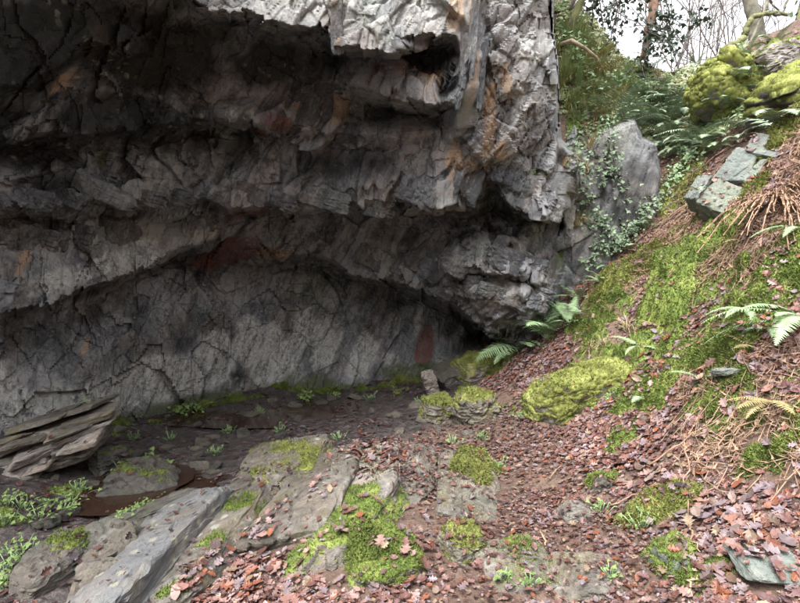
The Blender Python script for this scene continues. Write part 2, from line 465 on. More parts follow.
# moss patches on the ground: (u, v, radius m, amount)
MP = [(690, 285, 0.5, 1), (660, 320, 0.45, 1), (725, 330, 0.4, 1), (760, 295, 0.35, 1), (600, 290, 0.35, .9), (640, 270, 0.35, 1), (560, 385, 0.5, .7), (780, 270, .35, .8),
      (470, 490, 0.2, .8), (640, 420, .16, .6), (780, 448, .2, 1), (600, 480, .12, .9), (720, 405, .25, 1), (655, 515, .15, 1), (500, 350, 0.5, .8), (460, 395, .5, .5),
      (565, 330, .3, .6), (690, 160, .5, .8), (720, 105, .7, .9), (790, 60, .5, .9), (640, 200, .3, .5), (680, 215, .3, .7), (590, 110, .3, .5), (610, 70, .3, .6), (570, 40, .3, .6),
      (10, 510, .3, .9), (60, 500, .22, .8), (20, 570, .2, .6), (130, 470, .25, .5), (200, 405, .3, .5), (90, 430, .4, .6), (690, 560, .12, .8), (520, 580, .12, .5), (740, 560, .1, .6), (385, 390, .5, .4), (640, 355, .3, .7), (670, 300, .6, .7), (715, 345, .5, .7), (745, 280, .45, .7), (620, 305, .45, .7), (600, 335, .35, .8), (660, 255, .4, .8), (780, 250, .4, .6), (585, 395, .5, .8), (640, 225, .4, .6), (770, 390, .3, .5), (690, 440, .2, .6), (710, 420, .35, .9), (545, 395, .4, .7), (480, 360, .5, .7), (670, 185, .5, .9)]
MPW = [(gpt(u, v), r, a) for u, v, r, a in MP]
def moss_mask(X, Y):
    P = np.stack([X, Y, np.zeros_like(X)], -1)
    m = np.zeros_like(X)
    for c, r, a in MPW:
        d = np.hypot(X - c[0], Y - c[1]) / r
        m = np.maximum(m, a * np.clip(1.5 - d, 0, 1))
    m = m + 0.05 * np.clip((X - 1.2) / 0.8, 0, 1) + 0.95 * fbm(P * 2.8, 31, 4) + 0.3 * vnoise(P * 11, 37)
    return np.clip((m - 0.74) / 0.22, 0, 1)
def floor_mask(X, Y):
    P = np.stack([X, Y, np.zeros_like(X)], -1)
    d = (Y - 4.6) * 0.8 - (X - 0.1) * 1.2 + 0.5 * fbm(P * 1.2, 41, 3)
    d2 = (-X - 1.15) * 1.5 + 0.3 * fbm(P * 2, 43, 3)
    return np.clip(np.maximum(np.minimum(d, 0.9 - (X - 0.3)), d2) / 0.5 + 0.5, 0, 1)

def axis(lo, hi, st, far, g=1.25):
    a = list(np.arange(lo, hi, st)); s = st
    while a[-1] < far: s *= g; a.append(a[-1] + s)
    s = st
    while a[0] > -far: s *= g; a.insert(0, a[0] - s)
    return np.array(a)
GX = axis(-4.4, 6.6, 0.033, 500); GY = axis(1.3, 11.0, 0.033, 500)
gx, gy = np.meshgrid(GX, GY)
gz = gh(gx, gy)
mm = moss_mask(gx, gy)
gV = np.stack([gx, gy, gz], -1).reshape(-1, 3)
ground = obj('ground', np_mesh('ground', gV, grid_faces(len(GY), len(GX)), True, {'moss': mm.ravel() * 0.9, 'floor': floor_mask(gx, gy).ravel()}, M['ground']), kind='structure',
             label='leaf strewn forest floor rising into a mossy bank', cat='ground')

# ------------------------------------------------------------------ the cliff with its cave
CP = []; CE = []          # cage points (u, v, Y) and the break lines along them
def line(pts):
    i0 = len(CP)
    CP.extend(pts)
    CE.extend([(i, i + 1) for i in range(i0, len(CP) - 1)])
# below the foot, the foot of the wall
line([(-700, 760, 3.0), (-250, 560, 4.0), (-100, 480, 4.6), (0, 460, 4.9), (80, 450, 5.3), (140, 440, 5.8), (200, 430, 6.3), (260, 420, 6.9), (330, 414, 7.2), (400, 406, 7.5), (450, 400, 7.7), (492, 385, 7.9)])
line([(-700, 600, 3.0), (-250, 490, 4.0), (-100, 448, 4.6), (0, 434, 4.9), (80, 424, 5.3), (140, 412, 5.8), (200, 400, 6.3), (260, 390, 6.9), (330, 384, 7.2), (400, 376, 7.5), (450, 370, 7.7), (490, 352, 7.9)])
line([(0, 370, 5.1), (120, 350, 5.75), (220, 330, 6.55), (300, 330, 7.2), (370, 330, 7.55), (440, 335, 7.8)])
# ledge over the lower wall
line([(-700, 350, 3.4), (-250, 350, 4.3), (-100, 332, 4.9), (0, 325, 5.2), (75, 304, 5.65), (140, 280, 6.15), (190, 256, 6.7), (240, 262, 7.1), (290, 270, 7.4), (365, 284, 7.8), (430, 300, 8.0), (468, 318, 8.1), (488, 338, 8.1)])
line([(-700, 340, 3.1), (-250, 338, 3.9), (-100, 322, 4.5), (0, 317, 4.8), (75, 297, 5.1), (140, 272, 5.5), (185, 246, 5.95), (235, 234, 6.35), (283, 252, 6.7), (330, 262, 6.85), (365, 274, 6.9), (430, 289, 6.7), (465, 306, 6.55), (494, 326, 6.5)])
line([(-100, 285, 4.6), (0, 268, 4.9), (75, 262, 5.25), (140, 245, 5.6), (190, 226, 5.95), (240, 212, 6.25), (300, 228, 6.6), (365, 245, 6.75), (430, 255, 6.5), (470, 266, 6.15)])
# recess and edge of the band above
line([(-700, 260, 3.2), (-250, 240, 4.0), (-100, 232, 4.8), (0, 224, 5.15), (100, 220, 5.5), (200, 214, 6.0), (300, 218, 6.6), (415, 214, 6.85), (470, 216, 6.7), (500, 202, 6.9), (522, 214, 6.5), (545, 216, 6.6), (560, 205, 6.5)])
line([(-700, 230, 2.9), (-250, 222, 3.7), (-100, 215, 4.4), (0, 206, 4.75), (100, 201, 5.05), (200, 203, 5.45), (300, 202, 5.8), (415, 197, 5.75), (455, 194, 5.45), (480, 190, 5.4), (490, 176, 5.5), (506, 180, 5.55), (518, 196, 5.6), (530, 207, 5.7), (550, 210, 5.85), (561, 203, 6.0)])
line([(-250, 175, 3.75), (-100, 170, 4.5), (0, 165, 4.85), (100, 165, 5.15), (200, 165, 5.5), (300, 170, 5.8), (400, 168, 5.7), (455, 165, 5.4)])
line([(-700, 165, 2.9), (-250, 160, 3.7), (-100, 152, 4.6), (0, 146, 4.95), (100, 148, 5.25), (200, 140, 5.6), (300, 146, 5.85), (360, 150, 5.8), (455, 152, 5.4)])
line([(-700, 150, 2.6), (-250, 146, 3.4), (-100, 138, 4.2), (0, 130, 4.55), (100, 133, 4.8), (200, 124, 5.1), (250, 121, 5.25), (300, 131, 5.4), (360, 135, 5.45), (455, 139, 5.35)])
# tan blocks, then the dark slot and the plank-like slab above it
line([(200, 112, 5.25), (262, 100, 5.35), (300, 92, 5.4), (345, 96, 5.45), (370, 104, 5.6), (420, 112, 5.7), (450, 110, 5.6)])
line([(290, 84, 5.35), (330, 86, 5.3), (365, 86, 4.95), (410, 92, 4.9), (448, 95, 4.85)])
line([(260, 62, 5.2), (330, 66, 5.3), (366, 62, 5.15), (410, 60, 5.1), (455, 60, 5.0)])
# vault of the cave on the left
line([(-700, -60, 2.0), (-250, 60, 3.1), (-60, 100, 4.0), (0, 104, 4.3), (30, 102, 4.45), (60, 78, 4.45), (95, 56, 4.4), (128, 72, 4.75), (150, 96, 5.0)])
line([(-60, 88, 3.75), (0, 92, 4.05), (28, 90, 4.2), (58, 66, 4.15), (94, 44, 4.1), (128, 56, 4.4), (165, 60, 4.75)])
CP += [(0, 40, 4.0), (0, 0, 3.95), (100, 10, 4.15), (60, 110, 4.6), (110, 105, 4.85), (170, 90, 5.05), (200, 60, 5.0), (215, 38, 5.0), (240, 75, 5.2), (160, 30, 4.6), (-150, 20, 3.3), (-300, -100, 2.4), (0, -60, 3.5), (80, -40, 3.7)]
# underside of the lip and its edge; unseen left end drawn forward to shade the vault
line([(-700, -660, 1.2), (-250, -560, 1.8), (0, -260, 2.4), (60, -190, 2.7), (120, -100, 3.3), (190, 2, 4.6), (205, 19, 4.85), (240, 25, 4.9), (285, 36, 4.95), (327, 42, 5.0), (340, 58, 5.0), (372, 56, 5.0), (400, 54, 5.0), (430, 51, 5.0), (452, 46, 5.0)])
line([(-700, -675, 1.1), (-250, -580, 1.7), (0, -275, 2.25), (60, -205, 2.55), (120, -112, 3.15), (185, -8, 4.2), (205, 7, 4.3), (240, 13, 4.3), (272, 18, 4.3), (300, 25, 4.35), (329, 29, 4.35), (336, 49, 4.33), (372, 46, 4.38), (400, 46, 4.4), (430, 40, 4.45), (457, 36, 4.5), (463, 62, 4.6), (465, 100, 4.9), (461, 132, 5.1)])
# the face above
line([(-700, -1200, 1.6), (-250, -1000, 2.4), (0, -800, 3.2), (205, -760, 4.7), (330, -740, 4.9), (480, -720, 5.1), (545, -700, 5.6), (562, -690, 6.0), (565, -690, 9.0)])
line([(0, -420, 3.2), (205, -200, 4.45), (330, -190, 4.5), (480, -180, 4.85), (538, -180, 5.3), (556, -170, 5.7), (559, -170, 8.8)])
line([(205, -30, 4.35), (300, -20, 4.38), (390, -10, 4.42), (450, -10, 4.5), (480, -10, 4.65), (510, -10, 4.9), (536, -10, 5.2), (551, -10, 5.6), (553.5, -10, 8.5)])
CP += [(478, 40, 4.72), (500, 40, 4.95), (530, 50, 5.15), (480, 100, 5.0), (515, 105, 5.2), (540, 110, 5.4), (480, 150, 5.25), (510, 155, 5.4), (545, 150, 5.7), (440, 175, 5.5)]
line([(551, 30, 5.6), (556, 60, 5.6), (558, 110, 5.65), (557, 140, 5.75), (566, 158, 6.0), (572, 172, 6.2)])
line([(553.5, 30, 8.2), (558.5, 60, 8.0), (560.5, 110, 7.8), (560, 139, 7.5), (568.5, 157, 7.3)])
# lower right chunk and the grey face running on behind the gully
CP += [(500, 230, 6.45), (480, 245, 6.15), (510, 250, 6.05), (530, 232, 6.3), (548, 245, 6.6), (560, 225, 6.9), (540, 262, 6.3)]
line([(470, 262, 6.0), (500, 266, 5.9), (527, 276, 5.95)])
line([(470, 272, 6.5), (500, 277, 6.4), (524, 284, 6.2)])
line([(455, 285, 6.4), (480, 292, 6.15), (505, 302, 6.05), (528, 300, 6.0), (545, 285, 6.25)])
CP += [(510, 322, 6.4), (530, 325, 6.4), (550, 305, 6.45), (503, 345, 6.9), (520, 360, 6.8), (560, 300, 6.7), (560, 340, 6.9), (500, 385, 7.8)]
line([(572, 190, 6.4), (574, 230, 6.5), (570, 262, 6.55), (575, 300, 6.7)])
line([(590, 150, 6.6), (592, 200, 6.5), (590, 262, 6.5), (600, 300, 6.6)])
line([(596, 150, 6.58), (606, 136, 6.62), (622, 128, 6.66), (634, 124, 6.7), (640, 140, 6.72), (654, 146, 6.78), (660, 175, 6.82), (657, 215, 6.8), (650, 262, 6.78)])
CP += [(640, 170, 6.7), (630, 210, 6.64), (612, 180, 6.58), (632, 262, 6.66)]
line([(590, 148, 7.6), (603, 131, 7.8), (620, 123, 8.0), (635, 119, 8.2), (644, 136, 8.2), (658, 142, 8.4), (665, 175, 8.4), (662, 216, 8.4), (656, 270, 8.2)])

CP = [(a, b, c * (1 if b < -20 else 1 - 0.16 * min(1, max(0, (170 - a) / 170)))) for a, b, c in CP]   # the left end swings forward
r_ = delaunay_2d_cdt([Vector((p[0], p[1])) for p in CP], CE, [], 0, 1e-4)
vco = np.array([(p.x, p.y) for p in r_[0]])
src = r_[3]
vinv = np.zeros(len(vco))
# crossing points that the triangulation adds take the depth of the nearest cage point
cpa = np.array(CP)
for i in range(len(vco)):
    if src[i]: vinv[i] = 1.0 / CP[src[i][0]][2]
    else: vinv[i] = 1.0 / CP[int(np.argmin(((cpa[:, :2] - vco[i]) ** 2).sum(1)))][2]
UA = np.concatenate([np.arange(-690, -60, 12), np.arange(-60, 676, 1.1)])
VA = np.concatenate([np.arange(-690, -60, 12), np.arange(-60, 452, 1.1), np.arange(452, 480, 4)])
uu, vv = np.meshgrid(UA, VA)
inv = np.zeros_like(uu); ok = np.zeros(uu.shape, bool)
for tri in r_[2]:
    a, b, c = vco[list(tri)]
    i0, i1 = np.searchsorted(VA, min(a[1], b[1], c[1])), np.searchsorted(VA, max(a[1], b[1], c[1]), 'right')
    j0, j1 = np.searchsorted(UA, min(a[0], b[0], c[0])), np.searchsorted(UA, max(a[0], b[0], c[0]), 'right')
    if i1 <= i0 or j1 <= j0: continue
    U, Vv = uu[i0:i1, j0:j1], vv[i0:i1, j0:j1]
    den = (b[1] - c[1]) * (a[0] - c[0]) + (c[0] - b[0]) * (a[1] - c[1])
    if abs(den) < 1e-9: continue
    l1 = ((b[1] - c[1]) * (U - c[0]) + (c[0] - b[0]) * (Vv - c[1])) / den
    l2 = ((c[1] - a[1]) * (U - c[0]) + (a[0] - c[0]) * (Vv - c[1])) / den
    l3 = 1 - l1 - l2
    ins = (l1 >= -1e-6) & (l2 >= -1e-6) & (l3 >= -1e-6)
    val = l1 * vinv[tri[0]] + l2 * vinv[tri[1]] + l3 * vinv[tri[2]]
    inv[i0:i1, j0:j1] = np.where(ins, val, inv[i0:i1, j0:j1]); ok[i0:i1, j0:j1] |= ins
# jitter the ledge lines so that they break up: sample the cage at warped places
CL = rotm('Y', R(24)) @ rotm('X', R(-10)) @ rotm('Z', R(25))   # cleavage frame: long axis near vertical, leaning right
def aniso(sx, sy, sz): return np.diag([1 / sx, 1 / sy, 1 / sz]) @ CL.T
def warp_sample(arr):
    us, vs = uu[::2, ::2], vv[::2, ::2]
    w1 = np.stack([us / 46, vs / 60, np.zeros_like(us)], -1).reshape(-1, 3)
    t_ = R(22); rt = np.array([[math.cos(t_), math.sin(t_), 0], [-math.sin(t_), math.cos(t_), 0], [0, 0, 1]])
    du = dv = 0
    for q, (k, amp) in enumerate(((1.0, 1.0), (2.3, 0.55))):
        du = du + amp * 6 * facets(w1 * k + 0.5, rt, 71 + q, 0.35)[0].reshape(us.shape)
        dv = dv + amp * 5 * facets(w1 * k + 0.5, rt, 85 + q, 0.35)[0].reshape(us.shape)
    du = np.repeat(np.repeat(du, 2, 0), 2, 1)[:uu.shape[0], :uu.shape[1]]; dv = np.repeat(np.repeat(dv, 2, 0), 2, 1)[:uu.shape[0], :uu.shape[1]]
    fade = np.clip((uu + 60) / 40, 0, 1) * np.clip((470 - vv) / 30, 0, 1)
    edge = np.clip(np.abs(uu - 557) / 16, 0.3, 1) * np.where(vv < 150, np.clip(np.abs(uu - 463) / 20, 0.2, 1), 1) * np.where(uu > 572, 0.15, 1)
    ui = np.interp(np.clip(uu + du * fade * edge, UA[0], UA[-1]), UA, np.arange(len(UA)))
    vi = np.interp(np.clip(vv + dv * fade * edge, VA[0], VA[-1]), VA, np.arange(len(VA)))
    u0 = np.clip(ui.astype(int), 0, len(UA) - 2); v0 = np.clip(vi.astype(int), 0, len(VA) - 2)
    fu, fv = ui - u0, vi - v0
    o4 = ok[v0, u0] & ok[v0 + 1, u0] & ok[v0, u0 + 1] & ok[v0 + 1, u0 + 1]
    a = arr[v0, u0] * (1 - fu) * (1 - fv) + arr[v0, u0 + 1] * fu * (1 - fv) + arr[v0 + 1, u0] * (1 - fu) * fv + arr[v0 + 1, u0 + 1] * fu * fv
    return np.where(o4, a, arr)
edge_u = np.interp(VA, [-700, -160, -10, 30, 60, 105, 125], [565, 559, 553.5, 553.5, 558.5, 560.5, 560.5])[:, None] + 0.6
ok &= ~((uu > edge_u) & (vv < 125) & ((uu < 590) | (vv < 112)))          # nothing of the cliff stands right of the pillar's edge
inv = warp_sample(inv)
inv = np.where(ok, inv, 0.13)
P = unproj(uu, vv, 1.0 / inv)
nr, nc = uu.shape
# normals of a blurred copy carry the relief
Pb = P.copy()
for _ in range(30):
    Pb[1:-1, 1:-1] = (Pb[:-2, 1:-1] + Pb[2:, 1:-1] + Pb[1:-1, :-2] + Pb[1:-1, 2:] + Pb[1:-1, 1:-1]) / 5
dU = np.gradient(Pb, axis=1); dV = np.gradient(Pb, axis=0)
Nn = np.cross(dV, dU); Nn /= np.linalg.norm(Nn, axis=2, keepdims=True) + 1e-9
flip = (Nn * (P - CAM)).sum(2) > 0
Nn[flip] *= -1
Pf = P.reshape(-1, 3)
Nf = Nn * 0.45 + np.array([-0.05, -0.8, -0.22]); Nf /= np.linalg.norm(Nf, axis=2, keepdims=True); Nf = Nf.reshape(-1, 3)
su = np.gradient(UA)[None, :] / FOC * P[..., 1]; sv = np.gradient(VA)[:, None] / FOC * P[..., 1]
stretch = np.maximum(np.linalg.norm(dU, axis=2) / su, np.linalg.norm(dV, axis=2) / sv).ravel()
calm = np.clip(6.5 / stretch - 0.4, 0, 1)
disp = np.zeros(len(Pf)); tone = np.zeros(len(Pf))
low = np.clip((vv.ravel() - 285) / 40, 0, 1) * np.clip((470 - uu.ravel()) / 60, 0, 1)      # the smoother lower wall
uf, vf = uu.ravel(), vv.ravel()
vault = np.clip((380 - uf) / 50, 0, 1) * np.clip((118 - vf) / 20, 0, 1) * np.clip((vf - 5 + 40 * (uf < 190)) / 20, 0, 1)
face = np.maximum(np.clip((uf - 452) / 12, 0, 1) * np.clip((205 - vf) / 30, 0, 1), np.clip((48 - vf) / 10, 0, 1) * np.clip((uf - 190) / 20, 0, 1))   # the pale slabs outside
rug = (1 + 0.75 * np.clip((vf - 125) / 10, 0, 1) * np.clip((225 - vf) / 15, 0, 1) * np.clip((460 - uf) / 20, 0, 1) + 0.5 * np.clip((uf - 430) / 20, 0, 1) * np.clip((vf - 190) / 15, 0, 1)) * (1 - 0.6 * vault) * (1 - 0.15 * face) * (1 - 0.7 * low)
for (sx, sy, sz, amp, sd) in ((0.85, 0.9, 1.4, 0.08, 101), (0.36, 0.5, 0.62, 0.05, 131), (0.13, 0.24, 0.34, 0.031, 161), (0.05, 0.09, 0.14, 0.010, 191)):
    v_, e_ = facets(Pf, aniso(sx, sy, sz), sd, 0.55)
    mod = np.clip(0.55 + 1.3 * fbm(Pf * 0.9 + sd, sd, 2), 0.05, 1.4) if amp < 0.06 else 1.0
    disp += mod * rug * (amp * v_ - amp * 0.22 * (1 - low) * np.clip(1 - e_ / 0.05, 0, 1))
    tone += {0.08: 0.2, 0.05: 0.35, 0.031: 0.35, 0.010: 0.25}[amp] * v_
v_, e_ = facets(Pf, aniso(0.16, 0.5, 1.5), 231, 0.4)          # tall flakes of the outer slabs and streaky ribs of the wall
disp += v_ * (0.014 * face + 0.016 * low + 0.012)
v2_, e_ = facets(Pf, np.diag([1 / .24, 1 / .4, 1 / .3]) @ rotm('Y', R(-12)).T, 251, 0.35)      # square blocks of the outer face
disp += 0.03 * face * v2_ - 0.02 * face * np.clip(1 - e_ / 0.05, 0, 1)
tone += 0.45 * face * v2_
tone += 0.3 * v_ * (face + low)
disp += fbm(Pf * 9, 7, 3) * 0.008
fine = np.clip((uu.ravel() + 60) / 30, 0.4, 1)
sil = np.clip((np.abs(uu.ravel() - 559) - 2) / 8, 0.3, 1) * np.where(uu.ravel() > 572, 0.2, 1.0)
dg = disp.reshape(nr, nc)
for _ in range(1):                                    # round the very edge of each break, no stair steps along it
    dg[1:-1, 1:-1] = (dg[:-2, 1:-1] + dg[2:, 1:-1] + dg[1:-1, :-2] + dg[1:-1, 2:] + 6 * dg[1:-1, 1:-1]) / 10
disp = dg.ravel()
Pf = Pf + Nf * (disp * fine * sil * calm)[:, None]
Pg = Pf.reshape(nr, nc, 3)
torn = ((stretch > 5.5) & (uu.ravel() < 545)).reshape(nr, nc)                 # steep returns behind an edge: even them out
for _ in range(3):
    torn[1:-1, 1:-1] |= torn[:-2, 1:-1] | torn[2:, 1:-1] if _ < 1 else False
for _ in range(40):
    Pa = Pg.copy()
    Pa[1:-1] = (Pg[:-2] + Pg[2:] + Pg[1:-1]) / 3
    Pg = np.where(torn[..., None], Pa, Pg)
flake = (uu > 457) & (uu < 481) & (vv > -30) & (vv < 112)      # the tall tan flake has one plain face
for _ in range(9):
    Pa = Pg.copy()
    Pa[1:-1] = (Pg[:-2] + Pg[2:] + Pg[1:-1]) / 3
    Pg = np.where(flake[..., None], Pa, Pg)
Pf = Pg.reshape(-1, 3)
cliffP = Pg
cfa = grid_faces(nr, nc)
okf = ok.ravel()
cfa = cfa[okf[cfa].all(1)]
used = np.unique(cfa); remap = np.full(len(Pf), -1); remap[used] = np.arange(len(used))
# mineral stains, plus painted-in light ('pale') and shade ('dark'), each with its own shape: (u, v, ru, rv, tilt deg, amount)
def blot(lst, sd, sharp=0.25):
    U, Vv = uu.ravel(), vv.ravel()
    m = np.zeros(len(U))
    for (a, b, ru, rv, tl, am) in lst:
        t = R(tl); x = (U - a) * math.cos(t) + (Vv - b) * math.sin(t); y = -(U - a) * math.sin(t) + (Vv - b) * math.cos(t)
        m = np.maximum(m, am * np.clip(1.45 - np.hypot(x / ru, y / rv), 0, 1.2))
    m = m + (0.5 * fbm(Pf @ aniso(0.25, 0.3, 0.7).T, sd, 4) + 0.2 * fbm(Pf * 9, sd + 9, 3)) * (m > 0)
    return np.clip((m - 0.42) / sharp, 0, 1)
at = {}
at['pale'] = blot([(525, 40, 34, 70, 0, .62), (300, 0, 120, 30, 0, .75), (430, 10, 50, 40, 0, .6), (40, 405, 70, 22, -10, .9), (110, 395, 60, 26, -15, .9), (190, 375, 50, 24, -30, .95), (100, 268, 70, 7, -22, .9), (175, 246, 60, 7, -24, .9), (60, 400, 60, 24, -12, .75), (150, 375, 60, 28, -25, .85), (215, 360, 30, 30, -40, .95), (265, 350, 34, 40, -50, 1.0), (300, 330, 30, 22, -60, .7), (325, 345, 16, 36, 10, .8), (362, 355, 16, 28, 15, .8), (390, 360, 14, 16, 0, .6), (440, 362, 12, 10, 0, .7),
                   (418, 320, 5, 26, 8, .7), (120, 255, 60, 9, -25, .7), (180, 240, 30, 10, -30, .6), (60, 275, 30, 12, -20, .6), (270, 10, 90, 16, 0, .75), (400, 20, 60, 22, 0, .6), (540, 40, 14, 60, 0, .55), (520, 110, 12, 40, 0, .5), (480, 60, 8, 50, 0, .4),
                   (235, 112, 30, 6, 10, .6), (430, 112, 40, 12, 0, .45), (160, 160, 14, 20, 0, .45), (60, 170, 16, 12, 0, .4), (470, 290, 30, 10, 15, .4), (340, 185, 30, 14, 60, .35), (0, 385, 20, 30, 0, .5)], 301)  # pale deposits; brightness of the lit lip and pillar is painted in too
at['rust'] = blot([(235, 250, 30, 13, -15, 1.0), (210, 260, 20, 10, -10, .8), (425, 345, 10, 22, 0, 1.0), (500, 250, 10, 14, 30, .9), (280, 122, 20, 8, 10, .9), (262, 130, 16, 6, 0, .8), (335, 105, 12, 14, 0, .6), (250, 212, 40, 8, 0, .6), (430, 200, 40, 20, 0, .35), (390, 75, 50, 12, 5, .5)], 331)
at['tan'] = blot([(480, 170, 24, 20, 0, .5), (470, 40, 6, 60, 3, .9), (487, 125, 9, 40, 5, .8), (505, 90, 6, 30, -10, .7), (455, 165, 10, 30, 0, .6), (338, 20, 6, 30, 0, .9), (455, 15, 10, 20, 0, .8), (312, 105, 20, 14, 0, .9), (340, 108, 16, 14, 0, .8), (100, 45, 14, 22, -20, .7), (25, 255, 14, 40, 20, .6), (85, 350, 6, 20, 15, .6), (280, 255, 30, 10, 0, .5),
                  (60, 85, 40, 10, -30, .5), (430, 78, 16, 16, 20, .6), (545, 15, 8, 30, 0, .4), (135, 200, 40, 20, 0, .35), (500, 150, 20, 20, 0, .6)], 361)
at['alga'] = blot([(200, 402, 60, 10, -8, .9), (120, 418, 50, 8, -8, .9), (330, 388, 80, 9, 2, .9), (420, 372, 60, 12, 0, .9), (545, 70, 20, 60, 0, .35), (535, 172, 10, 5, 0, .9), (560, 260, 8, 12, 0, .8), (500, 335, 14, 14, 0, .7), (60, 20, 60, 30, 0, .5), (300, 380, 40, 18, 0, .5), (200, 20, 40, 20, 0, .35), (90, 160, 80, 30, 0, .3)], 391)
at['dark'] = blot([(70, 30, 130, 60, 0, 1.0), (180, 60, 90, 50, 0, 1.0), (270, 60, 90, 36, 0, 1.0), (30, 150, 70, 30, 0, .8), (622, 190, 60, 80, 0, .7), (430, 55, 40, 8, 0, 1.0), (120, 115, 90, 30, 0, .9), (380, 115, 50, 14, 0, .7), (20, 60, 60, 60, 0, .8), (-40, 120, 80, 80, 0, .8), (100, 10, 90, 40, 0, .75), (170, 130, 140, 50, 0, .7), (300, 65, 60, 24, 0, .8), (430, 60, 50, 10, 0, .7), (60, 190, 90, 30, 0, .6), (330, 165, 100, 26, 0, .55), (180, 330, 70, 40, 0, .5), (400, 250, 80, 30, 20, .45), (480, 340, 30, 40, 0, .7), (510, 210, 30, 16, 0, .6), (240, 375, 12, 14, 0, .8), (100, 310, 60, 30, -15, .5)], 421, 0.45) * 0.96  # shade of the vault and recesses put into the colour; also dark gully slate
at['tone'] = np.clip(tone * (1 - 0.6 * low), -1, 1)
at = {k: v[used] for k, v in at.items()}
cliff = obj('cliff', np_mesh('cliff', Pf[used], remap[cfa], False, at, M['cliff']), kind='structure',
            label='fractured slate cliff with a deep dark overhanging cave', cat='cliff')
gU = np.linalg.norm(np.gradient(Pg, axis=1), axis=2) / su; gW_ = np.linalg.norm(np.gradient(Pg, axis=0), axis=2) / sv
steep = ((np.maximum(gU, gW_) > 4.5) | flake).ravel()             # breaks seen edge-on shade smoothly, plain faces stay flat
cliff.data.polygons.foreach_set('use_smooth', steep[cfa].any(1))
def cpt(u, v):
    j = int(np.argmin(np.abs(UA - u))); i = int(np.argmin(np.abs(VA - v)))
    return cliffP[i, j], Nn[i, j]

# ------------------------------------------------------------------ rocks
_ico = {}
def ico(sub):
    if sub not in _ico:
        bm = bmesh.new(); bmesh.ops.create_icosphere(bm, subdivisions=sub, radius=1)
        bm.verts.ensure_lookup_table()
        _ico[sub] = (np.array([v.co[:] for v in bm.verts]), np.array([[v.index for v in f.verts] for f in bm.faces])); bm.free()
    return _ico[sub]
def rock_geo(dims, rot, seed, sub=5, nplanes=9, boxy=1.0, sharp=18, rough=1.0):
    """A broken block: flat faces cut from a solid, chipped by finer fractures. Returned in world orientation."""
    rg = np.random.default_rng(seed)
    D, Fc = ico(sub)
    pl = []
    for ax in range(3):
        for sg in (-1, 1):
            n = np.zeros(3); n[ax] = sg; n += rg.normal(0, 0.13, 3); pl.append((n / np.linalg.norm(n), rg.uniform(0.82, 1.0)))
    for _ in range(nplanes):
        n = rg.normal(0, 1, 3); n /= np.linalg.norm(n); pl.append((n, rg.uniform(0.92, 1.25) * boxy))
    s = sum(np.clip((D @ n) / d, 0, None) ** sharp for n, d in pl)
    V = D * (s ** (-1.0 / sharp))[:, None] * (np.asarray(dims) / 2)
    md = float(np.mean(dims)) * 0.5
    N = vert_normals(V, Fc)
    off = rg.uniform(-50, 50, 3)
    k = min(dims)
    v1, e1 = facets(V + off, np.diag([1 / (md * .8), 1 / (md * 1.1), 1 / (md * .35)]), seed, 0.6)
    v2, e2 = facets(V + off, np.diag([1 / (md * .25), 1 / (md * .4), 1 / (md * .12)]), seed + 5, 0.6)
    d = rough * (0.06 * k * v1 + 0.035 * k * v2) + 0.006 * k * fbm((V + off) * 14 / max(md, .1) * .3, seed, 3)
    V = V + N * d[:, None]
    V = V @ np.asarray(rot).T
    return V, Fc
def eul(rx, ry, rz): return np.array(Euler((R(rx), R(ry), R(rz))).to_matrix())

BV, BF, bo = [], [], 0       # all rocks, for things that lie on them
def add_bvh(V, Fc):
    global bo
    BV.append(V); BF.append(Fc + bo); bo += len(V)

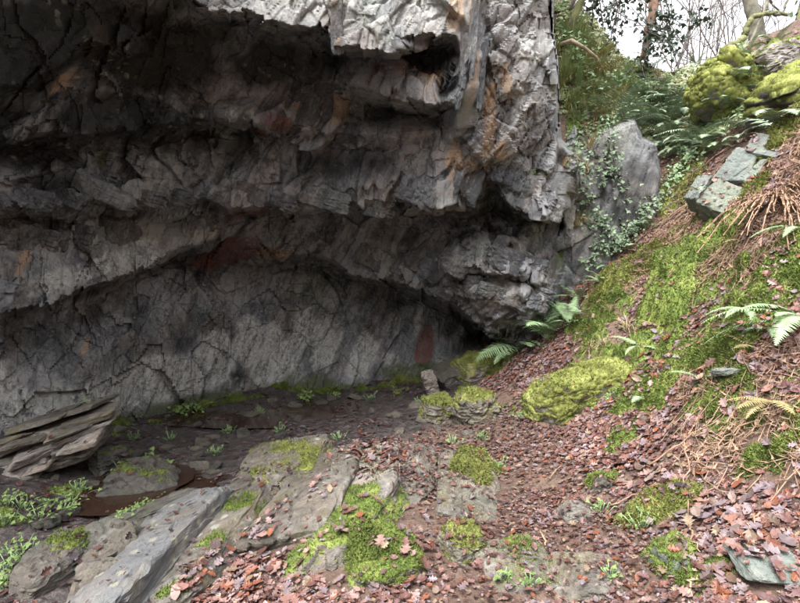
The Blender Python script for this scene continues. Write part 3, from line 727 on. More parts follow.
def blades(pos, nrm, length, rgx, col=None, width=0.35, spread=0.7):
    n = len(pos)
    V0 = np.array([[-0.5 * width, 0, 0], [0.5 * width, 0, 0], [0.0, 0.25, 1.0], [0, 0.5 * width, 0.1]])
    F0 = np.array([[0, 1, 2], [0, 3, 2]])
    t = rgx.normal(0, spread, (n, 3))
    return scatter(V0, F0, pos, frames(nrm, rgx.uniform(0, 6.28, n), t), length)
def moss_geo(V, Fc, amount, height, seed, fuzz=6000, worldoff=None):
    """Lumpy cushion over the upward faces plus a nap of tiny shoots."""
    rg = np.random.default_rng(seed)
    N = vert_normals(V, Fc)
    off = np.zeros(3) if worldoff is None else np.asarray(worldoff)
    Q = V + off
    m = N[:, 2] * (0.75 if amount < 0.8 else 0.5) + 0.45 * fbm(Q * 4.5, seed, 3) + (amount * 1.5 - 0.95)
    m = np.clip(m / 0.25, 0, 1)
    keep = (m[Fc] > 0).any(1) & (m[Fc].mean(1) > 0.08)
    if keep.sum() < 8: return None
    lump = 0.6 + 0.45 * fbm(Q * 5, seed + 3, 3) + 0.25 * vnoise(Q * 34, seed + 4)
    Vm = V + N * (m * height * np.clip(lump, 0.15, 2) - 0.006)[:, None] + np.array([0, 0, 1.0]) * (m * height * 0.3)[:, None]
    Fk = Fc[keep]
    ids = np.unique(Fk); rm = np.full(len(V), -1); rm[ids] = np.arange(len(ids))
    Vk = Vm[ids]; Fk = rm[Fk]
    a = np.linalg.norm(np.cross(Vk[Fk[:, 1]] - Vk[Fk[:, 0]], Vk[Fk[:, 2]] - Vk[Fk[:, 0]]), axis=1)
    w = a * m[ids][Fk].mean(1)
    n = int(min(fuzz, w.sum() / 2 * 40000))
    fi = rg.choice(len(Fk), n, p=w / w.sum())
    b = rg.dirichlet((1, 1, 1), n)
    pos = (Vk[Fk[fi]] * b[:, :, None]).sum(1)
    Nk = vert_normals(Vk, Fk)
    nr_ = Nk[Fk[fi]].mean(1) + np.array([0, 0, 0.4])
    Vb, Fb, _ = blades(pos, nr_, rg.uniform(0.008, 0.022, n), rg)
    fz = np.concatenate([np.zeros(len(Vk)), np.repeat(rg.uniform(0, 1, n), 4)])
    return np.concatenate([Vk, Vb]), np.concatenate([Fk, Fb + len(Vk)]), fz

def rock(name, label, u, v, dims, rot=(0, 0, 0), moss=0.0, mat='rock', sink=0.3, seed=None, sub=5, cat='rock', group=None, mossh=0.035, mossm='moss', rough=1.0, fuzz=6000, base=None, lift=0.0, skirt=True):
    seed = seed if seed is not None else int(u * 7 + v * 13)
    c = np.array(gpt(u, v) if base is None else base)
    c[2] = gh(np.array([c[0]]), np.array([c[1]]))[0] if base is None else c[2]
    V, Fc = rock_geo(dims, eul(*rot), seed, sub, rough=rough, sharp=34 if moss < 0.6 else 6)
    if moss >= 0.6:      # moss mounds are lumpy and uneven under their coat
        V[:, :2] *= (1 + 0.75 * np.clip(-V[:, 2] / (0.5 * max(dims)), 0, 1))[:, None] if skirt else 1.0      # flares into the slope instead of tucking under
        V = V * (1 + 0.28 * fbm(V * 2.2 / max(dims) + seed % 97, seed, 3) + 0.12 * vnoise(V * 5 / max(dims) + seed % 89, seed))[:, None]
    hz = V[:, 2].max() - V[:, 2].min()
    c = c + np.array([0, 0, -V[:, 2].min() - sink * hz + lift])
    o = obj(name, np_mesh(name, V, Fc, moss >= 0.6, None, M[mat]), None, label, cat, group, None, c)
    add_bvh(V + c, Fc)
    if moss > 0:
        g = moss_geo(V, Fc, moss, mossh, seed + 1, fuzz, c)
        if g:
            obj('moss', np_mesh('moss', g[0], g[1], True, {'fuzz': g[2]}, M[mossm]), o, kind='stuff')
            add_bvh(g[0][:1] + c, g[1][:0])
    return o

# --- blocks standing proud of the cliff: parts of it
BLK = []
for k in range(10):
    rg = np.random.default_rng(700 + k)
    V, Fc = rock_geo((1, 0.7, rg.uniform(0.9, 1.5)), np.eye(3), 800 + k, 4, 6, 1.0, 24, 1.2)
    BLK.append(np_mesh('rock_slab', V, Fc, False, None, M['cliff']))
def block(u, v, wpx, hpx, dm, tilt=18, yaw=0, k=None, out=0.15):
    p, n = cpt(u, v)
    Y = p[1]; s = Y / FOC
    o = obj('rock_slab', BLK[random.randrange(10) if k is None else k], cliff)
    o.location = Vector(p) + Vector(n) * (dm * out)
    o.scale = (wpx * s, dm, hpx * s * 0.8)
    o.rotation_euler = (R(random.uniform(-12, 12)), R(tilt + random.uniform(-6, 6)), R(yaw + random.uniform(-20, 20)))
    return o
for (pts, n, wr, hr) in (([(430, 190), (455, 186), (480, 183), (500, 172), (515, 188), (530, 198), (550, 203)], 14, (12, 24), (22, 40)),
                         ([(0, 200), (100, 196), (200, 198), (300, 196), (415, 192)], 12, (20, 50), (10, 24)),
                         
                         ([(370, 255), (430, 268), (470, 260), (510, 255), (525, 270)], 11, (14, 30), (14, 26)),
                         ([(440, 286), (480, 288), (505, 298), (530, 296), (545, 280)], 10, (12, 26), (12, 22)),
                         
                         
                         ([(0, 240), (60, 240), (130, 225)], 7, (16, 30), (20, 36)),
                         ):
    pts = np.array(pts, float); t = np.linspace(0, len(pts) - 1, n)
    for q in t:
        u = np.interp(q, np.arange(len(pts)), pts[:, 0]); v = np.interp(q, np.arange(len(pts)), pts[:, 1])
        block(u + random.uniform(-5, 5), v + random.uniform(-4, 4), random.uniform(*wr), random.uniform(*hr), random.uniform(0.10, 0.2), out=random.uniform(-0.3, -0.05))
for (u, v, w, h, t) in ((337, 22, 12, 56, 4), (470, 20, 9, 80, 3), (464, 62, 7, 70, 6), (475, 78, 8, 76, 4), (459, 88, 5, 50, 14),
                        (306, 108, 26, 34, 6), (332, 108, 26, 36, 3), (352, 110, 20, 34, 2), (498, 250, 14, 30, 22), (545, 240, 16, 70, 24)):
    block(u, v, w, h, 0.09, t, out=0.1)

# --- the layered ledge at the foot of the wall
led = thing('slate_ledge', 'stack of pinkish layered slates jutting out below the pale cave wall', 'rock ledge', (-3.1, 4.15, 0.0))
for k, (dx, dy, z, sx, sy, th, m_) in enumerate([(-0.1, 0.0, -0.06, 1.2, .5, .09, 'rock'), (-0.02, 0.0, 0.0, 1.2, .55, .06, 'pink_rock'), (0.0, 0.04, 0.055, 1.25, .5, .055, 'pink_rock'), (0.03, .02, 0.11, 1.3, .55, .06, 'pink_rock'),
                                                 (0.01, 0.07, 0.165, 1.3, .5, .05, 'pink_rock'), (-0.08, 0.06, 0.21, 1.25, .55, .04, 'rock'), (0.02, 0.12, 0.255, 1.35, .5, .05, 'pink_rock'), (-0.12, 0.14, 0.30, 1.3, .5, .045, 'rock')]):
    cuts = [-sx / 2 - 0.1, random.uniform(-0.15, 0.05), random.uniform(0.22, 0.4), sx / 2 + random.uniform(-0.05, 0.03)]
    for q in range(3):
        w = cuts[q + 1] - cuts[q]; xc = (cuts[q + 1] + cuts[q]) / 2
        t_ = th * random.uniform(0.75, 1.15)
        V, Fc = rock_geo((w * 1.08, sy * random.uniform(.8, 1.1), t_), eul(random.uniform(-3, 8), -15 + random.uniform(-4, 4), 10 + random.uniform(-14, 14)), 60 + k * 5 + q, 5, 5, 1.05, 30, 1.2)
        lc = np.array([dx + xc * 0.96, dy + random.uniform(-.06, .05), z + 0.02 + xc * 0.26])
        obj('slab', np_mesh('slab', V, Fc, False, None, M[m_ if random.random() < .6 else 'rock']), led, loc=tuple(lc))
        add_bvh(V + lc + np.array([-3.1, 4.15, 0]), Fc)

# --- rocks lying about; base pixel, size in metres (x, y, z), rotation in degrees
rock('rock_slab', 'dark greenish upright block between the leafy plants and the brown pool', 60, 575, (0.27, 0.55, 0.2), (4, 3, -8), 0.2, 'wet_rock', 0.25, mossh=.012)
rock('rock_slab', 'long low dark wet slab edged by the curve of bright green herbs', 150, 520, (0.95, 0.3, 0.16), (-14, -12, 20), 0, 'wet_rock', 0.35)
rock('rock_slab', 'smooth grey slab dotted with round cream lichen spots', 172, 548, (0.46, 1.35, 0.22), (3, -18, -7), 0, 'spot_slab', 0.32, sub=6, rough=0.9)
rock('boulder', 'squat wet boulder with a sprig of green herbs growing on top', 146, 488, (0.55, 0.5, 0.2), (6, 10, 12), .15, 'wet_rock', 0.3, mossh=.015)
rock('boulder', 'small dark stone standing in the brown pool', 108, 470, (0.3, 0.25, 0.2), (6, 10, 52), .2, 'wet_rock', 0.3, mossh=.01)
rock('boulder', 'angular brown stone half buried beside the dark upright block', 112, 560, (0.34, 0.3, 0.22), (16, -24, 30), 0, 'wet_rock', 0.3)
rock('boulder', 'brown split stone leaning on the lichen spotted slab', 100, 590, (0.3, 0.36, 0.14), (8, -18, 20), 0, 'rock', 0.45)
# bedrock ribs of the low outcrop, running away from the viewer
rock('bedrock_rib', 'leaf littered bedrock rib right beside the lichen spotted slab', 232, 520, (0.5, 1.9, 0.22), (3, -18, -4), .12, 'rock', 0.55, sub=6, mossh=.015)
rock('bedrock_rib', 'rounded brown bedrock hump with a yellow mossy left edge', 285, 470, (0.72, 0.95, 0.24), (4, -12, 4), .25, 'rock', 0.5, sub=6, mossh=.012, mossm='moss_y')
rock('bedrock_rib', 'broad dark fissured bedrock rib in the middle of the outcrop', 318, 492, (0.55, 1.4, 0.22), (2, -16, -6), 0, 'rock', 0.54, sub=6)
rock('bedrock_rib', 'narrow bedrock rib topped by pale grey quartz streaks', 372, 478, (0.45, 1.15, 0.2), (5, -14, -2), .1, 'pink_rock', 0.52, sub=6, mossh=.01)
rock('bedrock_rib', 'olive stained bedrock rib ending in the leaf litter', 352, 520, (0.5, 0.95, 0.18), (2, -12, -10), .36, 'rock', 0.58, sub=6, mossh=.012)
rock('bedrock_rib', 'short bedrock rib next to the moss draped rock', 412, 478, (0.34, 1.0, 0.17), (5, 6, -4), 0, 'rock', 0.5, sub=6)
rock('mossy_rock', 'square rock with a bright green moss pad among pink leaves', 384, 562, (0.42, 0.38, 0.16), (4, -6, 10), .55, 'rock', 0.55, mossh=.02)
rock('mossy_rock', 'rock draped in yellow green moss at the edge of the path', 468, 490, (0.5, 1.05, 0.2), (4, 12, -8), 0, 'rock', 0.5, sub=6, mossm='moss_y', mossh=.03, fuzz=6000)
rock('mossy_rock', 'small moss topped cube of rock by the flat path slab', 462, 552, (0.2, 0.2, 0.16), (2, 4, 24), .45, 'rock', 0.35, mossm='moss_y', mossh=.012)
rock('path_slab', 'flat olive slab set in the path next to the moss topped cube', 520, 566, (0.42, 0.46, 0.1), (3, 0, 12), .2, 'rock', 0.62, mossh=.01)
rock('path_slab', 'flat brown grey slab sunk in the leaves of the path', 588, 575, (0.36, 0.36, 0.1), (4, -3, -10), 0, 'rock', 0.62)
rock('path_slab', 'thin grey slab lying level in the path above the brown grey one', 582, 512, (0.34, 0.2, 0.08), (4, -6, 10), 0, 'rock', 0.55)
rock('path_slab', 'small tilted slate chip beside a tuft of green moss', 601, 490, (0.1, 0.08, 0.12), (14, 20, 10), 0, 'wet_rock', 0.35, sub=4)
rock('mossy_rock', 'mossy rock with fern leaves at the mouth of the path by the cave', 437, 420, (0.34, 0.34, 0.26), (5, 6, 20), .4, 'rock', 0.3, mossm='moss_y')
rock('mossy_rock', 'pyramid shaped mossy rock with a bare brown face', 476, 420, (0.4, 0.34, 0.34), (10, -18, 30), .3, 'rock', 0.3, mossm='moss_y')
rock('standing_stone', 'small pointed stone leaning towards the cave wall', 431, 397, (0.16, 0.14, 0.46), (16, -22, 10), .1, 'pink_rock', 0.2, cat='stone')
rock('mossy_rock', 'mossy stone with a bare tan nose in front of the dark cave corner', 478, 376, (0.6, 0.4, 0.3), (6, -14, 20), .55, 'pink_rock', 0.3, mossm='moss_y')
rock('rock_slab', 'slanting dark slab in front of the dark cave corner', 462, 378, (0.9, 0.4, 0.3), (16, -24, 20), 0, 'wet_rock', 0.3)
rock('mossy_boulder', 'long low boulder under a thick yellow green moss blanket', 578, 402, (1.25, 0.5, 0.44), (4, -12, 8), .74, 'rock', 0.36, sub=6, mossm='moss_y', mossh=.045, fuzz=16000, skirt=False)
rock('mossy_boulder', 'pale green stone with a patch of moss below the moss wedge', 672, 562, (0.2, 0.2, 0.14), (10, -6, 10), .6, 'green_slate', 0.35, mossh=.02, fuzz=3000)
rock('flat_stone', 'flat green grey stone with a straight top edge on the leaf slope', 776, 572, (0.34, 0.22, 0.06), (14, 4, -4), .12, 'green_slate', 0.3, mossh=.01, cat='stone')
rock('flat_stone', 'pale blue grey chip of slate on the mossy bank', 730, 380, (0.2, 0.16, 0.05), (-14, 4, 8), 0, 'green_slate', 0.2, cat='stone')
rock('mossy_boulder', 'big yellow green moss covered boulder on the skyline', 726, 112, (0.95, 0.8, 0.75), (-6, 22, 10), .9, 'rock', 0.25, sub=6, mossm='moss_y', mossh=.06, fuzz=12000, skirt=False)
rock('rock_ridge', 'brown bare rock ridge below the leaning bare tree', 786, 62, (1.0, 0.6, 0.4), (0, -14, 12), .35, 'pink_rock', 0.5, sub=6)
rock('mossy_boulder', 'moss capped rock right of the big mossy skyline boulder', 796, 104, (0.9, 0.6, 0.5), (0, -28, 20), .72, 'wet_rock', 0.35, mossm='moss_y', mossh=.06, fuzz=5000)
sp = gpt(748, 178)
sl = thing('slate_outcrop', 'bare green grey slate face split by dark straight cracks', 'rock', tuple(sp))
nS = gnormal(np.array([sp[0]]), np.array([sp[1]]), 0.3)[0]
nS = nS * 0.5 + np.array([-0.2, -0.6, 0.3]); nS /= np.linalg.norm(nS)
xS = np.array([0.95, 0.31, 0.5]); xS -= nS * (xS @ nS); xS /= np.linalg.norm(xS)
yS = np.cross(nS, xS)
for k, (cx, cy, w, h, pr) in enumerate([(-.33, -.03, .40, .50, .085), (.04, -.17, .34, .28, .10), (.06, .135, .36, .30, .08), (.385, .0, .31, .52, .09), (-.28, .34, .3, .2, .06)]):
    V, Fc = rock_geo((w, h, .3), np.stack([xS, yS, nS], -1), 981 + k, 5, 2, 1.3, 40, .35)
    c = sp + xS * cx + yS * cy + nS * (pr - .15)
    obj('slate_plate', np_mesh('slate_plate', V, Fc, False, None, M['green_slate']), sl, loc=tuple(c - sp)); add_bvh(V + c, Fc)
# loose slates of the cave floor and stream bed
LS = []
for k in range(7):
    V, Fc = rock_geo((1, 0.75, 0.34), eul(0, 0, 0), 400 + k, 4, 6, 1.05, 20)
    LS.append((V, np_mesh('slate', V, Fc, True, None, M['wet_rock'] if k % 3 else M['rock']), Fc))
nst = 0
while nst < 150:
    u = random.uniform(40, 470); v = random.uniform(392, 600)
    if v > 470 and u > 240: continue
    if v > 430 + (u - 240) * 0.1 and u > 300: continue
    p = gpt(u, v)
    k = random.randrange(7)
    s = random.uniform(0.05, 0.17) * (0.8 + p[1] * 0.06)
    o = obj('slate', LS[k][1], None, 'loose dark slate lying on the wet cave floor', 'stone', 'loose slates on the cave floor')
    rt = Euler((R(random.uniform(-18, 18)), R(random.uniform(-18, 18)), random.uniform(0, 6.28)))
    o.location = (p[0], p[1], p[2] + s * 0.06); o.rotation_euler = rt; o.scale = (s, s, s)
    add_bvh(LS[k][0] @ np.array(rt.to_matrix()).T * s + np.array(o.location), LS[k][2])
    nst += 1

# --- water in the stream bed
def pool(label, u, v, rx, ry, dz, sd):
    p = gpt(u, v)
    n = 40
    a = np.linspace(0, 2 * math.pi, n, endpoint=False)
    r = 1 + 0.25 * fbm(np.stack([np.cos(a) * 1.5, np.sin(a) * 1.5, np.full(n, sd)], -1), 5, 3)
    V = np.stack([np.cos(a) * rx * r, np.sin(a) * ry * r, np.zeros(n)], -1)
    V = np.concatenate([[[0, 0, 0]], V])
    Fc = np.array([(0, 1 + i, 1 + (i + 1) % n) for i in range(n)])
    obj('water', np_mesh('water', V, Fc, True, None, M['water']), None, label, 'water', None, 'structure', (p[0], p[1], p[2] + dz))
pool('still brown pool beside the layered slate ledge', 100, 490, .7, .55, .02, 1)
pool('shallow brown puddle between the stones', 190, 470, .8, .5, .012, 2)
pool('narrow trickle of brown water along the lichen slab', 178, 515, .35, .5, .008, 3)
pool('shallow water along the foot of the cave wall', 265, 412, 2.2, .7, .012, 4)

# ------------------------------------------------------------------ moss carpet on the ground
def ground_moss():
    ix = (GX > -4) & (GX < 6.5); iy = (GY > 1.4) & (GY < 10.8)
    X, Y = np.meshgrid(GX[ix], GY[iy]); m = mm[np.ix_(iy, ix)]
    z = gz[np.ix_(iy, ix)]
    Q = np.stack([X, Y, z], -1)
    h = np.clip(0.5 + 0.5 * fbm(Q * 7, 81, 2) + 0.4 * vnoise(Q * 24, 83), 0.1, 2) * 0.04
    V = np.stack([X, Y, z + m * h - 0.008], -1).reshape(-1, 3)
    Fc = grid_faces(*X.shape); mr = m.ravel()
    Fc = Fc[mr[Fc].mean(1) > 0.15]
    Fc = np.concatenate([Fc[:, [0, 1, 2]], Fc[:, [0, 2, 3]]])
    cent = V[Fc].mean(1); pu, pv, pd = proj(cent)
    vis = (pu > -30) & (pu < 830) & (pv > -30) & (pv < 640)
    Fc = Fc[vis]; cent = cent[vis]; pd = pd[vis]
    ids = np.unique(Fc); rm = np.full(len(V), -1); rm[ids] = np.arange(len(ids)); V = V[ids]; Fc = rm[Fc]
    a = np.linalg.norm(np.cross(V[Fc[:, 1]] - V[Fc[:, 0]], V[Fc[:, 2]] - V[Fc[:, 0]]), axis=1) / pd
    n = 70000
    fi = rng.choice(len(Fc), n, p=a / a.sum()); b = rng.dirichlet((1, 1, 1), n)
    pos = (V[Fc[fi]] * b[:, :, None]).sum(1)
    N = vert_normals(V, Fc)[Fc[fi]].mean(1); N[N[:, 2] < 0] *= -1
    Vb, Fb, _ = blades(pos, N + np.array([0, 0, .3]), rng.uniform(0.008, 0.026, n) * (0.7 + pd[fi] * 0.09), rng)
    fz = np.concatenate([np.zeros(len(V)), np.repeat(rng.uniform(0, 1, n), 4)])
    obj('moss', np_mesh('moss', np.concatenate([V, Vb]), np.concatenate([Fc, Fb + len(V)]), True, {'fuzz': fz}, M['moss']), None, 'carpet of bright green moss over the bank and ground', 'moss', None, 'stuff')
ground_moss()

bv0 = BVHTree.FromPolygons([tuple(x) for x in np.concatenate(BV)], [tuple(int(q) for q in f) for f in np.concatenate(BF)])
def moss_cushion(label, u, v, rx, ry, h, mat='moss', yaw=0, sd=None):
    sd = sd or int(u * 3 + v)
    c = gpt(u, v); st = 0.014
    R_ = max(rx, ry) * 1.7
    a = np.arange(-R_, R_, st)
    X, Y = np.meshgrid(a, a)
    ca, sa = math.cos(R(yaw)), math.sin(R(yaw))
    d = np.hypot((X * ca + Y * sa) / rx, (-X * sa + Y * ca) / ry)
    Q = np.stack([X + c[0], Y + c[1], X * 0], -1)
    m = 0.95 - d + 1.4 * fbm(Q * 3.8, sd, 4) + 0.35 * vnoise(Q * 12, sd + 2)
    m = np.clip(m / 0.5, 0, 1); m = m * m * (3 - 2 * m)
    z = gh(X + c[0], Y + c[1])
    if label.startswith(('ragged', 'moss pad on')):
        for idx in np.ndindex(X.shape):
            if m[idx] > 0:
                q_ = bv0.ray_cast(Vector((X[idx] + c[0], Y[idx] + c[1], z[idx] + 0.6)), Vector((0, 0, -1)), 0.6)
                if q_[0] is not None: z[idx] = max(z[idx], q_[0].z)
    hh = h * m * (0.75 + 0.7 * fbm(Q * 3.2, sd + 5, 3)) + m * (0.035 * vnoise(Q * 9, sd + 6) + 0.022 * vnoise(Q * 19, sd + 8) + 0.012 * vnoise(Q * 40, sd + 7))
    V = np.stack([X, Y, z - c[2] + hh - 0.01], -1).reshape(-1, 3)
    Fc = grid_faces(*X.shape); Fc = Fc[m.ravel()[Fc].mean(1) > 0.06]
    Fc = np.concatenate([Fc[:, [0, 1, 2]], Fc[:, [0, 2, 3]]])
    ids = np.unique(Fc); rm = np.full(len(V), -1); rm[ids] = np.arange(len(ids)); V = V[ids]; Fc = rm[Fc]; mk = m.ravel()[ids]
    ar = np.linalg.norm(np.cross(V[Fc[:, 1]] - V[Fc[:, 0]], V[Fc[:, 2]] - V[Fc[:, 0]]), axis=1) / 2
    n = int(min(16000, ar.sum() * 42000))
    fi = rng.choice(len(Fc), n, p=ar / ar.sum()); b = rng.dirichlet((1, 1, 1), n)
    pos = (V[Fc[fi]] * b[:, :, None]).sum(1)
    N = vert_normals(V, Fc)[Fc[fi]].mean(1); N[N[:, 2] < 0] *= -1
    Vb, Fb, _ = blades(pos, N + np.array([0, -.2, .2]), rng.uniform(0.012, 0.032, n), rng, width=0.3, spread=0.8)
    fz = np.concatenate([np.zeros(len(V)), np.repeat(rng.uniform(0, 1, n), 4)])
    o = obj('moss_cushion', np_mesh('moss_cushion', np.concatenate([V, Vb]), np.concatenate([Fc, Fb + len(V)]), True, {'fuzz': fz}, M[mat]), None, label, 'moss', None, None, tuple(c))
    add_bvh(V + c, Fc)
for a_ in [('ragged yellow green moss drape over the rock beside the path', 474, 484, .17, .4, .06, 'moss_y', -6), ('moss pad on the square rock among pink leaves', 384, 556, .15, .13, .04, 'moss', 0),
           ('green moss line along the foot of the cave wall by the slate ledge', 118, 424, .5, .07, .06, 'moss', 22), ('green moss line along the foot of the pale wall', 205, 406, .55, .08, .06, 'moss', 26), ('thin moss line along the middle foot of the cave wall', 325, 392, .8, .08, .05, 'moss', 10), ('moss line at the wall foot near the leaning pointed stone', 400, 382, .5, .1, .05, 'moss_y', 8),
           ('steep moss hump at the left end of the bank moss', 598, 318, .3, .34, .16, 'moss', 30), ('yellowish moss cushion above the dark hole in the bank', 612, 278, .4, .25, .12, 'moss_y', 50),
           ('large bright green moss drape below the dead bracken fan', 684, 282, .42, .6, .2, 'moss', -30), ('broad moss cushion beside the drooping fern frond', 684, 348, .5, .34, .13, 'moss', 30),
           ('deep green moss cushion under the dead bracken fan', 776, 288, .42, .3, .13, 'moss', 40), ('flat moss cushion below the pale chip of slate', 716, 410, .26, .24, .09, 'moss', 20),
           ('small dark green moss cushion at the foot of fallen bracken', 782, 450, .16, .12, .06, 'moss', 0), ('low wedge of bright moss over a grey stone in the leaf litter', 656, 513, .22, .12, .07, 'moss_y', 20),
           ('small moss pad between leaves and the flat corner stone', 706, 578, .09, .07, .03, 'moss', 0), ('rounded moss shoulder left of the bare slate face', 682, 190, .3, .5, .12, 'moss_y', -30),
           ('thin moss tongue running up the bank beside the ivy mats', 645, 258, .3, .2, .1, 'moss_y', 30), ('moss cushion between the two ladder like fern fronds', 738, 322, .36, .26, .1, 'moss', 40),
           ('small moss tuft beside the tilted slate chip on the path', 598, 484, .1, .08, .05, 'moss', 0), ('moss strip creeping along the foot of the long mossy boulder', 640, 385, .2, .12, .06, 'moss', 40),
           ('yellow moss streak along the brow of the bank by the slate face', 775, 150, .5, .18, .1, 'moss_y', 40), ('moss ledge at the mouth of the path before the dark cave corner', 505, 362, .4, .25, .1, 'moss_y', 20)]:
    moss_cushion(*a_)
# ------------------------------------------------------------------ fallen leaves
bvh = BVHTree.FromPolygons([tuple(x) for x in np.concatenate(BV)], [tuple(int(q) for q in f) for f in np.concatenate(BF)])
def leaf_base(lobes, seed):
    rg = np.random.default_rng(seed)
    n = 8
    xs = np.linspace(0, 1, n)
    wd = np.sin(np.pi * np.clip(xs * 0.92 + 0.05, 0, 1)) ** 0.8 * 0.3
    wd *= 1 + (0.42 if lobes else 0.06) * np.where(np.arange(n) % 2, 1, -1)
    cv = rg.uniform(-0.5, 0.7); sd = rg.uniform(0.1, 0.5)
    zc = 0.18 * cv * (xs - 0.5) ** 2 * 4
    mid = np.stack([xs - 0.5, np.zeros(n), zc], -1)
    l = np.stack([xs - 0.5, wd, zc + sd * wd + rg.normal(0, .03, n)], -1); r = np.stack([xs - 0.5, -wd, zc + sd * wd + rg.normal(0, .03, n)], -1)
    V = np.concatenate([mid, l, r]); Fc = []
    for i in range(n - 1):
        Fc += [(i, i + 1, n + i + 1), (i, n + i + 1, n + i), (i, 2 * n + i, 2 * n + i + 1), (i, 2 * n + i + 1, i + 1)]
    return V, np.array(Fc)
LB = [leaf_base(k % 3 != 0, 40 + k) for k in range(9)]
LBM = [np_mesh('leaf', V, Fc, False, None, M['leaf_one']) for V, Fc in LB]
def fallen_leaves():
    n = 300000
    # sample evenly over the picture-sized patch of ground in front of the lens, thinned by place
    X = rng.uniform(-3.2, 6.0, n); Y = rng.uniform(1.6, 9.5, n)
    pr = np.clip(3.4 / Y, 0.25, 1)
    m = moss_mask(X, Y); fl = floor_mask(X, Y)
    P2 = np.stack([X, Y, X * 0], -1)
    patch = np.clip(0.62 + 1.3 * fbm(P2 * 1.9, 91, 3), 0.03, 1)
    z0 = gh0(X, Y)
    pr = pr * (1 - 0.75 * m) * np.where(fl > 0.5, 0.13, 1.0) * patch * np.clip(1.5 - z0 * 0.27, 0.25, 1)
    k = rng.uniform(0, 1, n) < pr
    X, Y, fl = X[k], Y[k], fl[k]
    Z = gh(X, Y); N = gnormal(X, Y)
    pos = np.stack([X, Y, Z + 0.008], -1)
    u, v, d = proj(pos)
    k = (u > -25) & (u < 825) & (v > -20) & (v < 640)
    pos, N, fl, u, v, d = pos[k], N[k], fl[k], u[k], v[k], d[k]
    keep = np.ones(len(pos), bool)
    for i in range(len(pos)):
        h = bvh.ray_cast(Vector((pos[i, 0], pos[i, 1], pos[i, 2] + 0.9)), Vector((0, 0, -1)), 0.9)
        if h[0] is not None:
            if random.random() < 0.42 and h[1].z > 0.5:
                pos[i] = h[0]; pos[i, 2] += 0.008; N[i] = h[1]
            else: keep[i] = False
    pos, N, fl, d, u, v = pos[keep], N[keep], fl[keep], d[keep], u[keep], v[keep]
    n = len(pos)
    pos = pos + N * rng.uniform(0, 0.018, n)[:, None]
    fr = frames(N, rng.uniform(0, 6.28, n), rng.normal(0, 0.2, (n, 3)))
    path = np.clip(1.2 - np.hypot((pos[:, 0] - 0.75) / 0.7, (pos[:, 1] - 3.4) / 2.2), 0, 0.5) * 2
    sc = np.clip(rng.lognormal(-3.4, 0.48, n), 0.013, 0.085) * np.where(fl > .5, 0.8, 1) * (1 - 0.35 * path)
    ci = rng.choice(len(LEAFCOLS), n, p=[.12, .15, .15, .12, .10, .10, .09, .07, .06, .04])
    cols = np.array(LEAFCOLS)[ci] * rng.uniform(0.75, 1.2, (n, 1))
    low_ = 0.5 + 0.5 * fbm(pos * 1.3, 97, 3)
    cols = cols * (0.5 + 0.55 * low_)[:, None] * (1 - 0.28 * path)[:, None]
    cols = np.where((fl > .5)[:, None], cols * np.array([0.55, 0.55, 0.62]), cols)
    inside = (u > 8) & (u < 792) & (v < 595)
    order = np.argsort(np.where(inside, -(sc / d), 1))
    big = order[:300]
    for i in big:
        o = obj('leaf', LBM[i % 9], ground)
        o.matrix_world = Matrix.Translation(Vector(pos[i] + N[i] * 0.012)) @ (Matrix([list(r) for r in fr[i]]).to_4x4()) @ Matrix.Scale(sc[i], 4)
    rest = np.setdiff1d(np.arange(n), big)
    Vs, Fs, Cs, o_ = [], [], [], 0
    for k in range(9):
        s = rest[rest % 9 == k]
        V, Fc, a = scatter(LB[k][0], LB[k][1], pos[s], fr[s], sc[s], cols[s])
        Vs.append(V); Fs.append(Fc + o_); Cs.append(a['col']); o_ += len(V)
    obj('leaf_litter', np_mesh('leaf_litter', np.concatenate(Vs), np.concatenate(Fs), False, {'col': np.concatenate(Cs)}, M['leaf']), None, 'wet pink and brown fallen oak leaves on the ground', 'leaf litter', None, 'stuff')
    print('leaves', n)
fallen_leaves()

